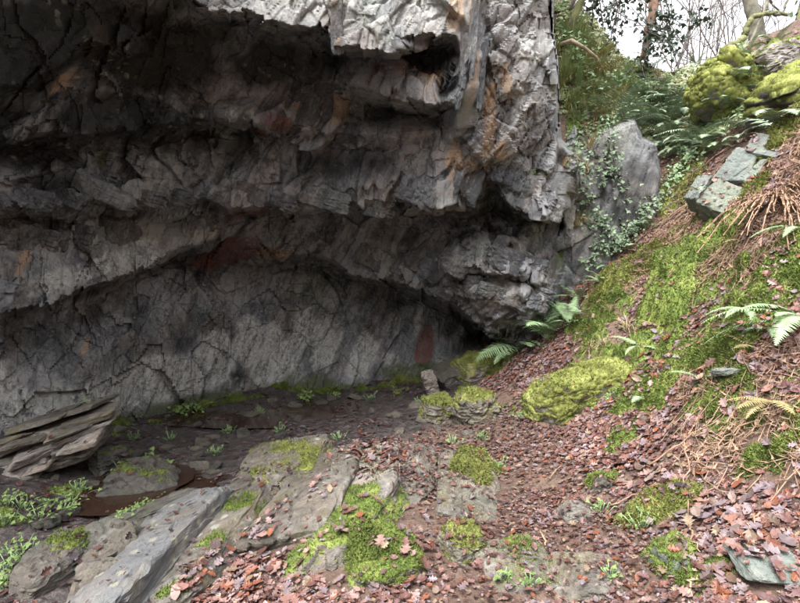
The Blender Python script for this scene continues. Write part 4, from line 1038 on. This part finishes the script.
# ------------------------------------------------------------------ ferns
def frond_mesh(name, seed, L=0.6, pairs=20, wid=0.2, arch=0.35, mat='fern', teeth=5):
    rg = np.random.default_rng(seed)
    t = np.linspace(0, 1, 12)
    th = R(58) - arch * 2.6 * t                       # climbs, then arches over
    dx = np.cos(th); dz = np.sin(th)
    st = L / 11
    x = np.concatenate([[0], np.cumsum(dx[:-1] * st)]); z = np.concatenate([[0], np.cumsum(dz[:-1] * st)])
    sidew = rg.uniform(-0.12, 0.12) * L * t ** 2
    rach = np.stack([x, sidew, z], -1)
    parts = [tube(rach, np.linspace(0.0035, 0.0012, 12), 4)]
    tt = np.linspace(0.16, 0.985, pairs)
    for q in tt:
        p = np.array([np.interp(q, t, rach[:, c]) for c in range(3)])
        an = np.interp(q, t, th)
        fw = np.array([math.cos(an), 0, math.sin(an)]); up = np.array([-math.sin(an), 0, math.cos(an)])
        s = (q - 0.16) / 0.84
        ln = wid * (math.sin(math.pi * min(1, (0.25 + 0.75 * s)) ** 0.9) ** 0.8 * 1.0 + 0.04) * (1 - 0.2 * s)
        bw = L * 0.84 / pairs * 0.36
        for sg in (-1, 1):
            d = np.array([0, sg, 0]) * 0.93 + fw * (0.22 + 0.3 * s) + up * rg.uniform(-0.1, 0.12); d /= np.linalg.norm(d)
            sd = np.cross(up, d); sd /= np.linalg.norm(sd)
            k = np.linspace(0, 1, teeth)
            w = bw * (1 - k ** 1.6) * (0.8 + 0.35 * (np.arange(teeth) % 2)) + 0.0006
            cen = p + d * (ln * k)[:, None] - up * (0.18 * ln * k ** 2)[:, None] * rg.uniform(0.5, 1.6)
            Vp = np.concatenate([cen - sd * w[:, None], cen + sd * w[:, None]])
            Fp = np.array([f for i in range(teeth - 1) for f in ((i, i + 1, teeth + i + 1), (i, teeth + i + 1, teeth + i))])
            parts.append((Vp, Fp))
    V, Fc = join(parts)
    return np_mesh(name, V, Fc, False, None, M[mat])
FR = {'big': [frond_mesh('frond', 1 + k, 0.62, 24, 0.16, 0.4 + 0.1 * k, 'fern', 6) for k in range(3)],
      'grey': [frond_mesh('frond', 11 + k, 0.5, 20, 0.115, 0.45 + 0.14 * k, 'fern_grey', 4) for k in range(3)],
      'narrow': [frond_mesh('frond', 21 + k, 0.6, 30, 0.085, 0.3 + 0.1 * k, 'fern', 4) for k in range(3)],
      'dry': [frond_mesh('frond', 31 + k, 0.55, 16, 0.1, 0.25 + 0.1 * k, 'fern_dry', 4) for k in range(2)]}
def fern(label, u, v, n, size, kind='grey', group=None, yaw=None, spread=360, pitch=(0, 25), base=None, name='fern', cat='fern'):
    p = gpt(u, v) if base is None else base
    ht = bvh.ray_cast(Vector((p[0], p[1], p[2] + 0.5)), Vector((0, 0, -1)), 0.5)
    if base is None and ht[0] is not None: p = np.array([p[0], p[1], max(p[2], ht[0].z)])
    t = thing(name, label, cat, (p[0], p[1], p[2]), group)
    y0 = random.uniform(0, 360) if yaw is None else yaw
    for k in range(n):
        o = obj('frond', FR[kind][random.randrange(len(FR[kind]))], t)
        s = size * random.uniform(0.75, 1.15)
        o.scale = (s, s, s)
        o.rotation_euler = (R(random.uniform(-14, 14)), R(random.uniform(*pitch)), R(y0 + (k + 0.5) / n * spread - spread / 2 + random.uniform(-12, 12)))
    return t
fern('large spreading green fern at the foot of the cliff', 547, 340, 10, 1.3, 'big', pitch=(-10, 22))
fern('low green fern reaching over the edge of the cave corner', 520, 350, 6, 1.1, 'big', yaw=215, spread=190, pitch=(5, 40))
fern('upright green fern behind the yellowish moss cushion', 570, 326, 5, 1.0, 'narrow', yaw=100, spread=180, pitch=(-15, 10))
fern('single drooping ladder like fern frond on the moss mound', 708, 300, 2, 0.75, 'narrow', yaw=-70, spread=40, pitch=(45, 60))
fern('bright fern with long flat fronds at the right of the bank', 802, 322, 5, 0.95, 'narrow', yaw=190, spread=80, pitch=(20, 50))
fern('small fern arching below the ladder like frond', 745, 318, 4, 0.5, 'narrow', yaw=190, spread=120, pitch=(30, 50))
fern('fern tucked under the dead bracken fan', 796, 235, 5, 0.6, 'narrow', yaw=-110, spread=160, pitch=(30, 60))
fern('withered fern fronds lying over the litter by the moss cushion', 770, 400, 4, 0.5, 'dry', yaw=200, spread=120, pitch=(40, 65))
fern('tiny fern on the mossy rock at the cave mouth', 440, 402, 4, 0.4, 'narrow', pitch=(20, 50))
fern('small drooping fern in leaf litter left of the bank', 640, 405, 4, 0.35, 'grey', pitch=(30, 60))
fern('ragged fern tuft beside the path and the long mossy boulder', 618, 455, 4, 0.35, 'grey', pitch=(30, 60))
for (u, v) in [(590, 262), (608, 270), (578, 300), (632, 252), (600, 285), (566, 318), (650, 230), (585, 320)]:
    fern('small fern along the foot of the grey rock face and the ivy mats', u, v, random.randint(5, 8), random.uniform(0.45, 0.75), random.choice(['grey', 'narrow', 'big']), 'ferns at the foot of the grey face')
for (u, v) in [(740, 240), (700, 235), (660, 330), (755, 350), (640, 350), (700, 380), (770, 330)]:
    fern('half withered small fern among the moss cushions of the bank', u, v, random.randint(3, 5), random.uniform(0.35, 0.6), random.choice(['dry', 'narrow', 'narrow']), 'small ferns among the bank moss', pitch=(15, 50))
G1 = 'ferns of the gully'
for k, (u, v) in enumerate([(650, 112), (662, 122), (640, 118), (672, 108), (630, 104), (655, 98), (680, 122), (690, 138), (612, 112), (668, 134), (645, 96), (700, 122), (688, 108), (706, 142), (676, 96), (625, 122), (660, 142), (682, 150), (634, 92)]):
    fern('grey green fern crowding the gully above the grey rock face', u, v + 6, random.randint(8, 12), random.uniform(0.9, 1.35), 'grey', G1)
for (u, v) in [(570, 105), (585, 112), (600, 118), (578, 90), (596, 95), (612, 100), (568, 78), (590, 78), (605, 84), (574, 60), (592, 62), (618, 86), (628, 92), (580, 122), (570, 40), (585, 48)]:
    fern('leafy fern on the grassy slope beside the cliff pillar', u, v, random.randint(6, 10), random.uniform(0.6, 1.0), random.choice(['grey', 'narrow', 'narrow', 'dry']), 'ferns on the slope by the pillar')
G2 = 'ferns beside the mossy skyline boulder'
for k, (u, v) in enumerate([(735, 118), (748, 128), (722, 132), (760, 120), (770, 108), (712, 150), (775, 130), (740, 142)]):
    fern('pale fern below the big mossy skyline boulder', u, v, random.randint(6, 9), random.uniform(0.7, 1.1), 'grey', G2)
G3 = 'ferns on the skyline'
for k, (u, v) in enumerate([(695, 66), (712, 62), (730, 58), (748, 54), (765, 58), (640, 78), (625, 74), (770, 84), (782, 92), (755, 66)]):
    fern('dark fern growing along the skyline of the bank', u, v, random.randint(4, 7), random.uniform(0.6, 1.0), 'narrow', G3)
fern('yellowing fern frond under the bare slate face', 765, 200, 3, .6, 'dry', yaw=190, spread=60, pitch=(30, 50))
fern('fresh light green fern above the moss shoulder', 715, 152, 6, .6, 'big', pitch=(10, 40))

# ------------------------------------------------------------------ grass tufts, ivy, herbs
def grass_geo(seed, n=60, L=0.35, droop=0.8, w=0.005):
    rg = np.random.default_rng(seed)
    parts = []
    for k in range(n):
        a = rg.uniform(0, 6.28); out = rg.uniform(0.15, droop); l = L * rg.uniform(0.5, 1.1)
        t = np.linspace(0, 1, 5)
        r = l * out * t ** 1.4; z = l * (t * 0.9 - 0.9 * out * t ** 2.2)
        b = rg.normal(0, 0.02, 2)
        c = np.stack([b[0] + np.cos(a) * r, b[1] + np.sin(a) * r, z], -1)
        sd = np.array([-math.sin(a), math.cos(a), 0]) * w
        wd = (1 - t * 0.9)[:, None]
        V = np.concatenate([c - sd * wd, c + sd * wd])
        parts.append((V, np.array([f for i in range(4) for f in ((i, i + 1, 6 + i), (i, 6 + i, 5 + i))])))
    return join(parts)
GM = [np_mesh('grass_tuft', *grass_geo(k), False, None, M['grass']) for k in range(3)] + [np_mesh('grass_tuft', *grass_geo(9 + k, 50, 0.4, 1.2), False, None, M['straw']) for k in range(2)]
def tuft(label, u, v, s, k, group, base=None):
    p = gpt(u, v) if base is None else base
    o = obj('grass_tuft', GM[k], None, label, 'grass', group, None, (p[0], p[1], p[2] - 0.01))
    o.scale = (s, s, s); o.rotation_euler = (R(random.uniform(-10, 25)), R(random.uniform(-15, 15)), random.uniform(0, 6.28))
for k in range(110):
    u = random.uniform(556, 640); v = random.uniform(20, 125)
    if v < 20 + (u - 560) * 0.75: continue
    tuft('shaggy green grass tuft hanging on the slope beside the cliff pillar', u, v, random.uniform(0.7, 1.5), random.randrange(3), 'grass on the slope by the pillar')
for k in range(26):
    tuft('straw coloured grass tuft drooping on the slope beside the cliff pillar', random.uniform(562, 660), random.uniform(60, 135), random.uniform(0.6, 1.2), 3 + k % 2, 'dry grass on the slope')
for (u, v) in [(605, 345), (590, 352), (628, 330), (612, 312), (575, 345)]:
    tuft('thin straw grass tuft among the moss humps of the bank', u, v, random.uniform(0.5, .8), 3 + random.randrange(2), 'straw grass among the moss humps')
for (u, v) in [(575, 168), (582, 172), (560, 166), (575, 225), (582, 222), (590, 150)]:
    p, n = cpt(u, v)
    tuft('tan grass tuft hanging from the rock beside the grey face', u, v, random.uniform(0.7, 1.1), 3 + random.randrange(2), 'tan grass on the rock', p + n * 0.03)

def ivy_leaf():
    V = np.array([[0, 0, 0], [.35, .42, .03], [.2, .6, .0], [.5, .3, 0.04], [1, 0, -.05], [.5, -.3, .04], [.2, -.6, 0], [.35, -.42, .03]], float)
    return V, np.array([[0, 2, 1], [0, 1, 3], [0, 3, 4], [0, 4, 5], [0, 5, 7], [0, 7, 6]])
IV = ivy_leaf()
def ivy_cluster(name, label, pts, nl, ls, mat, cat='ivy', group=None, stem=True):
    """A trailing plant: a stem along pts (world) and leaves about it."""
    pts = np.asarray(pts, float); b = pts[0].copy()
    t = thing(name, label, cat, tuple(b), group)
    q = rng.uniform(0, len(pts) - 1, nl)
    c = np.stack([np.interp(q, np.arange(len(pts)), pts[:, k]) for k in range(3)], -1) - b
    c += rng.normal(0, ls * 1.3, (nl, 3))
    N = rng.normal(0, 0.5, (nl, 3)) + np.array([-0.1, -0.6, 0.6])
    V, Fc, _ = scatter(IV[0], IV[1], c, frames(N, rng.uniform(0, 6.28, nl)), rng.uniform(0.6, 1.3, nl) * ls)
    obj('leaves', np_mesh('leaves', V, Fc, False, None, M[mat]), t, kind='stuff')
    if stem:
        V, Fc = tube(pts - b, 0.006, 4)
        obj('stem', np_mesh('stem', V, Fc, True, None, M['twig']), t)
    return t
def trail(u0, v0, u1, v1, wob=3, n=8, cl=True):
    out = []
    for i in range(n):
        f = i / (n - 1)
        u = u0 + (u1 - u0) * f + random.uniform(-wob, wob); v = v0 + (v1 - v0) * f + random.uniform(-wob, wob)
        if cl and 540 < u < 660 and 125 < v < 268:
            p, nn = cpt(u, v); g = gpt(u, v)
            p = p + nn * 0.04
            out.append(p if p[1] < g[1] else g + np.array([0, -0.03, .03]))
        else: out.append(gpt(u, v) + np.array([0, -0.03, 0.04]))
    return out
GI = 'ivy trails on the grey rock face'
for (a, b, c, d) in [(612, 130, 606, 170), (575, 132, 566, 170), (585, 130, 578, 210), (600, 132, 625, 205), (592, 140, 600, 190), (570, 150, 590, 232)]:
    ivy_cluster('ivy', 'ivy trail hanging down the grey rock face of the gully', trail(a, b, c, d), 130, 0.05, 'ivy', 'ivy', GI)
GI2 = 'ivy mats at the foot of the grey face'
for (a, b, c, d) in [(600, 250, 640, 222), (585, 262, 612, 236), (620, 236, 652, 196), (606, 232, 596, 215), (655, 215, 672, 180)]:
    ivy_cluster('ivy', 'low ivy mat at the foot of the grey rock face', trail(a, b, c, d), 200, 0.045, 'ivy', 'ivy', GI2)
GI3 = 'undergrowth creepers of the gully'
for (a, b, c, d) in [(575, 60, 600, 95), (560, 40, 590, 60), (600, 80, 640, 95), (620, 100, 660, 110), (670, 150, 700, 165), (640, 112, 600, 122), (690, 160, 670, 190)]:
    ivy_cluster('creeper', 'leafy creeper rambling over the gully slope', trail(a, b, c, d), 220, 0.05, 'fern', 'creeper', GI3)

def herb(label, u, v, r, n, ls, mat='herb', group=None, base=None, h=0.05):
    p = np.array(gpt(u, v) if base is None else base)
    hit = bvh.ray_cast(Vector((p[0], p[1], p[2] + 0.6)), Vector((0, 0, -1)), 0.7)
    if hit[0] is not None and hit[0].z > p[2]: p[2] = hit[0].z
    t = thing('herb', label, 'plant', tuple(p), group)
    c = np.stack([rng.normal(0, r * .6, n), rng.normal(0, r * .5, n), np.abs(rng.normal(h, h * .5, n))], -1)
    c[:, 2] += np.clip(gh(c[:, 0] + p[0], c[:, 1] + p[1]) - p[2], -0.04, 0.1)
    N = rng.normal(0, 0.4, (n, 3)) + np.array([0, -0.3, 1.0])
    V, Fc, _ = scatter(IV[0], IV[1], c, frames(N, rng.uniform(0, 6.28, n)), rng.uniform(0.6, 1.3, n) * ls)
    obj('leaves', np_mesh('leaves', V, Fc, False, None, M[mat]), t, kind='stuff')
    st = [tube(np.array([[c[i, 0] * .3, c[i, 1] * .3, -0.02], c[i] * np.array([.7, .7, .6]), c[i]]), 0.0025, 3) for i in range(0, n, max(1, n // 14))]
    obj('stems', np_mesh('stems', *join(st), True, None, M['fern']), t, kind='stuff')
herb('clump of green herbs at the foot of the pale wall', 187, 412, .18, 90, .05)
herb('small green herb clump in the middle of the cave floor edge', 306, 400, .1, 60, .045)
herb('tiny green herb below the leaning pointed stone', 335, 398, .06, 30, .04)
herb('sprig of green herbs on top of the squat wet boulder', 152, 468, .12, 70, .045)
herb('few green leaves beside the squat wet boulder', 122, 482, .08, 40, .035)
GH = 'herbs in a curve along the dark slab'
for k in range(9):
    f = k / 8; u = 80 + 75 * f; v = 545 - 8 * f - 30 * f ** 3
    herb('bright round leaved herb in the curve along the long dark slab', u, v, .055, 45, .022, 'herb', GH, h=.04)
GH2 = 'herbs below the slate ledge'
for (u, v) in [(8, 505), (25, 510), (50, 508), (70, 502), (62, 515), (40, 520), (5, 525), (12, 570), (5, 585), (30, 560), (20, 555), (78, 492)]:
    herb('leafy green herb patch below the layered slate ledge', u, v, .09, 34, .026, 'herb', GH2)
GH3 = 'small herbs on the cave floor'
for (u, v) in [(230, 432), (260, 415), (340, 440), (215, 455), (370, 400), (280, 432), (420, 405), (135, 440), (90, 455), (170, 440)]:
    herb('tiny green seedling patch on the wet cave floor', u, v, .07, 22, .022, 'herb', GH3)
GH4 = 'seedlings beside the path'
for (u, v) in [(522, 420), (540, 410), (455, 445), (612, 400), (530, 590), (505, 585), (640, 530), (610, 585), (600, 515), (500, 470), (560, 420), (480, 440)]:
    herb('small green seedling patch in the leaf litter beside the path', u, v, .06, 24, .022, 'herb', GH4)

def undergrowth():
    n = 90000
    X = rng.uniform(1.9, 6.6, n); Y = rng.uniform(6.2, 10.6, n)
    Z = gh(X, Y); pos = np.stack([X, Y, Z], -1)
    u, v, d = proj(pos)
    k = (u > 552) & (u < 745) & (v > 5) & (v < 175) & (v < 165 - (u - 640) * 0.35) & (fbm(pos * 1.7, 55, 3) > -0.25)
    pos = pos[k]; X, Y = X[k], Y[k]
    pos = pos[:26000]; n = len(pos); N = gnormal(pos[:, 0], pos[:, 1]) + rng.normal(0, .5, (n, 3)) + np.array([0, -.4, 0])
    pos = pos + np.array([0, 0, 1.0]) * rng.uniform(0.0, 0.16, (n, 1)) * (0.4 + 0.6 * np.clip(fbm(pos * 2.5, 57, 2) + .5, 0, 1))[:, None]
    cl = np.array([(0.10, 0.14, 0.055), (0.16, 0.21, 0.10), (0.22, 0.26, 0.15), (0.07, 0.10, 0.035), (0.23, 0.2, 0.1), (0.27, 0.30, 0.2)])
    hue = np.clip((fbm(pos * 1.1, 59, 3) + 0.5) * 6 + rng.normal(0, 1.1, n), 0, 5.99).astype(int)
    lb = IV[0] * np.array([1.3, .55, 1])
    V, Fc, a = scatter(lb, IV[1], pos, frames(N, rng.uniform(0, 6.28, n)), rng.uniform(0.03, 0.085, n), cl[hue] * rng.uniform(1.3, 1.9, (n, 1)))
    obj('undergrowth', np_mesh('undergrowth', V, Fc, False, a, M['foliage']), None, 'tangled low green undergrowth filling the gully', 'undergrowth', None, 'stuff')
undergrowth()
# ------------------------------------------------------------------ dead bracken, stalks and sticks
def ground_strip(u, v, L, yaw, lift=0.02, n=6, bow=0.1):
    p = gpt(u, v)
    t = np.linspace(-0.5, 0.5, n) * L
    b = bow * L * (1 - (t / (0.5 * L)) ** 2)
    X = p[0] + t * math.cos(yaw) - b * math.sin(yaw); Y = p[1] + t * math.sin(yaw) + b * math.cos(yaw)
    Z = gh(X, Y) + lift
    k = 0.5
    Z = Z * (1 - k) + k * np.interp(t, [t[0], t[-1]], [Z[0], Z[-1]]); Z = np.maximum(Z, gh(X, Y) + 0.006)
    return np.stack([X, Y, Z], -1)
def bracken_litter():
    parts = []
    for k in range(2600):
        r = random.random()
        if r < 0.55: u, v = random.uniform(640, 820), random.uniform(150, 275)
        elif r < 0.75: u, v = random.uniform(560, 700), random.uniform(215, 300)
        elif r < 0.83: u, v = random.uniform(690, 820), random.uniform(350, 480)
        else: u, v = random.uniform(700, 820), random.uniform(60, 170)
        if 600 > u and v < 240: continue
        if 705 < u < 785 and 150 < v < 205 and random.random() < .85: continue
        P_ = ground_strip(u, v, random.uniform(0.12, 0.5), random.gauss(R(60), 0.9), random.uniform(0.0, 0.06), 5, random.uniform(-.35, .35))
        P_[:, 2] += rng.normal(0, 0.008, 5)
        parts.append(tube(P_, np.linspace(0.003, 0.0012, 5), 3))
        # shrivelled side leaflets
        for j in (1, 2, 3):
            for sg in (-1, 1):
                a = P_[j]; d = np.array([random.uniform(-1, 1), random.uniform(-1, 1), random.uniform(-.3, .6)]); d *= random.uniform(0.03, 0.08)
                w = np.array([random.uniform(-1, 1), random.uniform(-1, 1), 0]) * 0.011
                parts.append((np.array([a - w, a + w, a + d]), np.array([[0, 1, 2]])))
    V, Fc = join(parts)
    obj('bracken_litter', np_mesh('bracken_litter', V, Fc, False, None, M['bracken']), None, 'flattened red brown dead bracken strewn over the bank', 'dead bracken', None, 'stuff')
bracken_litter()
fan_p = gpt(768, 206) + np.array([0, -0.05, 0.05])
fan = thing('dead_bracken', 'fan of drooping dead bracken stalks spilling over the mossy bank', 'dead bracken', tuple(fan_p))
for k in range(70):
    a = R(random.uniform(175, 325)); L = random.uniform(0.4, 0.95)
    t = np.linspace(0, 1, 8)
    x = np.cos(a) * L * t; y = np.sin(a) * L * 0.8 * t
    X, Y = x + fan_p[0] + 0.05, y + fan_p[1]
    z = np.maximum(gh(X, Y) + 0.03 + 0.1 * np.sin(t * 3.1), fan_p[2] + 0.3 * t - 0.85 * L * t ** 1.8)
    Pp = np.stack([X, Y, z], -1) - fan_p + rng.normal(0, 0.008, (8, 3))
    parts = [tube(Pp, np.linspace(0.009, 0.004, 8), 5)]
    for j in range(2, 8):
        for q in range(6):
            d = rng.normal(0, 1, 3); d /= np.linalg.norm(d); d *= random.uniform(0.02, 0.07); w = np.cross(d, [0, 0.3, 1]); w *= 0.006 / (np.linalg.norm(w) + 1e-6)
            c = Pp[j] + (Pp[j - 1] - Pp[j]) * random.random()
            parts.append((np.array([c - w, c + w, c + d]), np.array([[0, 1, 2]])))
    obj('stalk', np_mesh('stalk', *join(parts), False, None, M['bracken']), fan)
def stick(label, u0, v0, u1, v1, r, mat='stick', name='stick', lift=0.03, group=None, sag=0.0):
    a = gpt(u0, v0); b = gpt(u1, v1)
    t = np.linspace(0, 1, 9)[:, None]
    P_ = a + (b - a) * t
    P_ += rng.normal(0, 0.012, P_.shape) * np.sin(t * math.pi)
    g = gh(P_[:, 0], P_[:, 1])
    P_[:, 2] = np.maximum(P_[:, 2] + lift, g + r + lift * 0.3)
    V, Fc = tube(P_ - P_[0], np.linspace(r, r * 0.5, 9), 6)
    obj(name, np_mesh(name, V, Fc, True, None, M[mat]), None, label, 'stick', group, None, tuple(P_[0]))
stick('curved brown twig lying on the path', 540, 535, 550, 557, .008, 'bracken')
stick('pale stick reaching up from the moss to the bracken fan', 665, 290, 712, 272, .009, 'stick')
stick('long pale stalk lying down the moss mound', 656, 305, 674, 262, .007, 'straw')
stick('thin pale stalk curving across the litter slope below the moss wedge', 688, 600, 702, 568, .006, 'straw')
GS = 'dead bracken stalks on the leaf slope'
for (a, b, c, d) in [(680, 452, 730, 490), (684, 440, 688, 520), (720, 462, 742, 432), (672, 520, 690, 480), (690, 535, 700, 560), (705, 470, 750, 420), (725, 440, 780, 415), (650, 470, 720, 425), (610, 512, 640, 500), (545, 485, 562, 470), (690, 400, 735, 385), (760, 520, 740, 545)]:
    stick('thin dead bracken stalk lying across the leaf slope', a, b, c, d, .006, 'bracken', 'bracken_stalk', 0.04, GS)
GS2 = 'roots hanging at the cave corner'
for (u, v0, v1) in [(498, 318, 350), (506, 322, 348)]:
    p, n = cpt(u, v0); q = gpt(u - 1, v1 + 4)
    V, Fc = tube(np.linspace(p + n * .05, q, 6) - p + rng.normal(0, .01, (6, 3)), 0.01, 5)
    obj('hanging_root', np_mesh('hanging_root', V, Fc, True, None, M['stick']), None, 'thin pale root hanging in front of the dark cave corner', 'root', GS2, None, tuple(p))
P_ = [gpt(556, 46), gpt(566, 55) + [0, -.25, .1], gpt(578, 62) + [0, -.25, .1], gpt(590, 68) + [0, -.25, .05], gpt(600, 76) + [0, -.15, 0], gpt(610, 86)]
V, Fc = tube(np.array(P_) - P_[0], np.linspace(.035, .015, 6), 7)
obj('stick', np_mesh('stick', V, Fc, True, None, M['stick']), None, 'long pale crooked branch lying down the slope by the pillar', 'branch', None, None, tuple(P_[0]))

# ------------------------------------------------------------------ trees and shrubs on the skyline
def branchy(start, direc, L, r, depth, parts, spread=0.6, kids=3, wig=0.18, up=0.1, seg=6):
    d = np.asarray(direc, float); d /= np.linalg.norm(d)
    pts = [np.asarray(start, float)]
    for i in range(seg):
        d = d + rng.normal(0, wig, 3) + np.array([0, 0, up]) * .5; d /= np.linalg.norm(d)
        pts.append(pts[-1] + d * L / seg)
    pts = np.array(pts)
    parts.append(tube(pts, np.linspace(r, r * 0.45, seg + 1), 7 if r > .03 else 4))
    if depth > 0:
        for k in range(kids):
            i = random.randint(2, seg)
            nd = pts[i] - pts[i - 1]; nd /= np.linalg.norm(nd); nd = nd + rng.normal(0, spread, 3)
            branchy(pts[i], nd, L * random.uniform(0.5, 0.75), r * 0.45, depth - 1, parts, spread, kids, wig, up, seg)
    return pts
def path_tube(uvY, r0, r1, sides=8, sub=5):
    c = np.array([unproj(*q) for q in uvY]); n = len(c)
    t = np.linspace(0, n - 1, (n - 1) * sub + 1)
    # smooth the polyline
    P_ = np.stack([np.interp(t, np.arange(n), c[:, k]) for k in range(3)], -1)
    for _ in range(4): P_[1:-1] = (P_[:-2] + P_[2:] + 2 * P_[1:-1]) / 4
    P_[1:-1] += rng.normal(0, 0.012, P_[1:-1].shape)
    return P_, tube(P_, np.linspace(r0, r1, len(P_)), sides)
# hanging broken limb of the evergreen tree rooted on the cliff top
root = np.array([1.9, 9.6, gh(np.array([1.9]), np.array([9.6]))[0]])
ev = thing('evergreen_tree', 'dark leaved tree whose broken red brown limb hangs against the sky', 'tree', tuple(root))
top = unproj(640, -190, 9.6)
tr = np.array([root - [0, 0, .3], root + [0.3, 0, 1.6], root + [.9, 0, 3.2], top])
obj('trunk', np_mesh('trunk', *tube(tr - root, [.2, .17, .14, .12], 9), True, None, M['bark_red']), ev)
Pl, g = path_tube([(640, -190, 9.6), (655, -120, 9.5), (658, -50, 9.45), (654, 0, 9.4), (651, 25, 9.4), (645, 50, 9.4), (643, 60, 9.4)], .125, .055, 10)
obj('broken_limb', np_mesh('broken_limb', g[0] - root, g[1], True, None, M['bark_red']), ev)
bp = []; lp = []
for (u, v, Y, du, dv) in [(640, -100, 9.6, -60, 90), (640, -90, 9.8, -30, 110), (650, -60, 9.4, -50, 60), (640, -130, 9.6, -90, 80), (655, -40, 9.3, 14, 60), (620, -60, 9.9, -50, 70), (600, -40, 9.7, -30, 60), (655, -10, 9.4, 20, 40), (650, -20, 9.5, -30, 60), (640, -50, 9.6, -50, 100)]:
    a = unproj(u, v, Y); b = unproj(u + du, v + dv, Y + random.uniform(-.4, .4))
    q = []
    pts = branchy(a, b - a, np.linalg.norm(b - a), .022, 2, q, .55, 3, .12, -.04)
    bp += q
    for V_, _ in q:
        lp.append(V_[:: 4])
obj('branches', np_mesh('branches', *[x - (root if i == 0 else 0) for i, x in enumerate(join(bp))], True, None, M['twig']), ev)
lp = np.concatenate(lp); lp = lp[rng.choice(len(lp), 1500)] + rng.normal(0, 0.07, (1500, 3))
V, Fc, _ = scatter(IV[0], IV[1], lp - root, frames(rng.normal(0, 1, (1500, 3)), rng.uniform(0, 6.28, 1500)), rng.uniform(0.05, 0.1, 1500))
obj('crown', np_mesh('crown', V, Fc, False, None, M['holly']), ev, kind='stuff')
# bare tree with contorted low limbs
b0 = unproj(758, 54, 12.0)
tt = thing('bare_tree', 'pale bare tree with contorted sideways limbs on the bank top', 'tree', tuple(b0))
Pl, g = path_tube([(761, 62, 12), (758, 40, 12), (755, 20, 12), (750, 0, 12), (742, -40, 12), (735, -140, 12)], .19, .1, 10)
obj('trunk', np_mesh('trunk', g[0] - b0, g[1], True, None, M['bark']), tt)
for nm, pth, r0, r1 in (('limb', [(722, 52, 11.6), (732, 45, 11.6), (742, 40, 11.6), (747, 28, 11.6), (751, 17, 11.6), (765, 14, 11.6), (778, 12, 11.6), (792, 16, 11.6)], .1, .03),
                        ('limb', [(724, 50, 11.6), (738, 46, 11.6), (752, 42, 11.6), (764, 37, 11.6), (774, 32, 11.6)], .06, .02),
                        ('limb', [(764, 14, 11.6), (772, 12, 11.6), (780, 16, 11.6), (786, 6, 11.6), (790, -8, 11.6)], .05, .02),
                        ('limb', [(739, 54, 11.6), (748, 46, 11.6), (757, 28, 11.6), (764, 10, 11.6), (770, -20, 11.6)], .045, .02),
                        ('limb', [(764, 14, 11.6), (766, 4, 11.6), (773, -8, 11.6), (790, -40, 11.6)], .05, .02)):
    Pl, g = path_tube(pth, r0, r1, 8)
    obj(nm, np_mesh(nm, g[0] - b0, g[1], True, None, M['bark_moss'] if r0 > .08 else M['bark']), tt)
q = []
for k in range(8):
    branchy(unproj(random.uniform(745, 785), random.uniform(-30, 20), 12), (random.uniform(-1, 1), 0.2, 1), 1.4, .02, 2, q, .5, 3, .15, .1)
obj('twigs', np_mesh('twigs', *[x - (b0 if i == 0 else 0) for i, x in enumerate(join(q))], True, None, M['twig']), tt)
# ivy covered trunk at the frame edge
b1 = unproj(796, 50, 10.5)
t2 = thing('leaning_tree', 'ivy green leaning trunk on the bank top beside the bare tree', 'tree', tuple(b1))
Pl, g = path_tube([(790, 56, 10.5), (797, 40, 10.5), (806, 15, 10.5), (820, -40, 10.5)], .2, .14, 9)
obj('trunk', np_mesh('trunk', g[0] - b1, g[1], True, None, M['bark_moss']), t2)
V, Fc, _ = scatter(IV[0], IV[1], g[0][rng.choice(len(g[0]), 260)] - b1 + rng.normal(0, .03, (260, 3)), frames(rng.normal(0, 1, (260, 3)), rng.uniform(0, 6.28, 260)), rng.uniform(0.06, 0.11, 260))
obj('ivy_leaves', np_mesh('ivy_leaves', V, Fc, False, None, M['ivy']), t2, kind='stuff')
# bare shrubs against the sky
GSH = 'bare twiggy shrubs on the skyline'
for (u, v, Y, h) in [(668, 88, 13, 2.2), (684, 84, 13.5, 2.6), (700, 70, 14, 2.6), (655, 92, 12.5, 1.8), (715, 62, 14, 2.4), (728, 58, 14.5, 2.3), (690, 80, 12.5, 2.0), (780, 50, 15, 2.0), (742, 54, 15, 1.8)]:
    b = unproj(u, v + 8, Y)
    b[2] = min(b[2], gh(np.array([b[0]]), np.array([b[1]]))[0]) if b[1] < 13 else b[2]
    t3 = thing('bare_shrub', 'leafless twiggy shrub against the white sky behind the gully', 'shrub', tuple(b), GSH)
    q = []
    for k in range(4):
        branchy(np.zeros(3) - [0, 0, .4], (random.uniform(-.5, .8), random.uniform(-.3, .3), 1.5), h * random.uniform(.7, 1.1) + .4, .026, 3, q, .42, 3, .1, .05)
    obj('branches', np_mesh('branches', *join(q), True, None, M['twig']), t3)
# tree rooted on the slope by the pillar
b4 = gpt(566, 30)
t4 = thing('leaning_sapling', 'mossy leaning sapling sprouting beside the top of the cliff pillar', 'tree', tuple(b4))
q = []
branchy(np.array([0, 0, -.1]), (.1, 0, 1), 1.2, .07, 1, q, .4, 2, .1, .1)
obj('trunk', np_mesh('trunk', *join(q), True, None, M['bark_moss']), t4)
q = []
for k in range(5):
    branchy(np.array([.05, 0, .3]), (random.uniform(.2, 1.2), random.uniform(-.2, .5), random.uniform(.5, 1.4)), random.uniform(.9, 1.5), .018, 2, q, .5, 3, .12, .05)
obj('branches', np_mesh('branches', *join(q), True, None, M['twig']), t4)
print('objects', len(scene.objects))
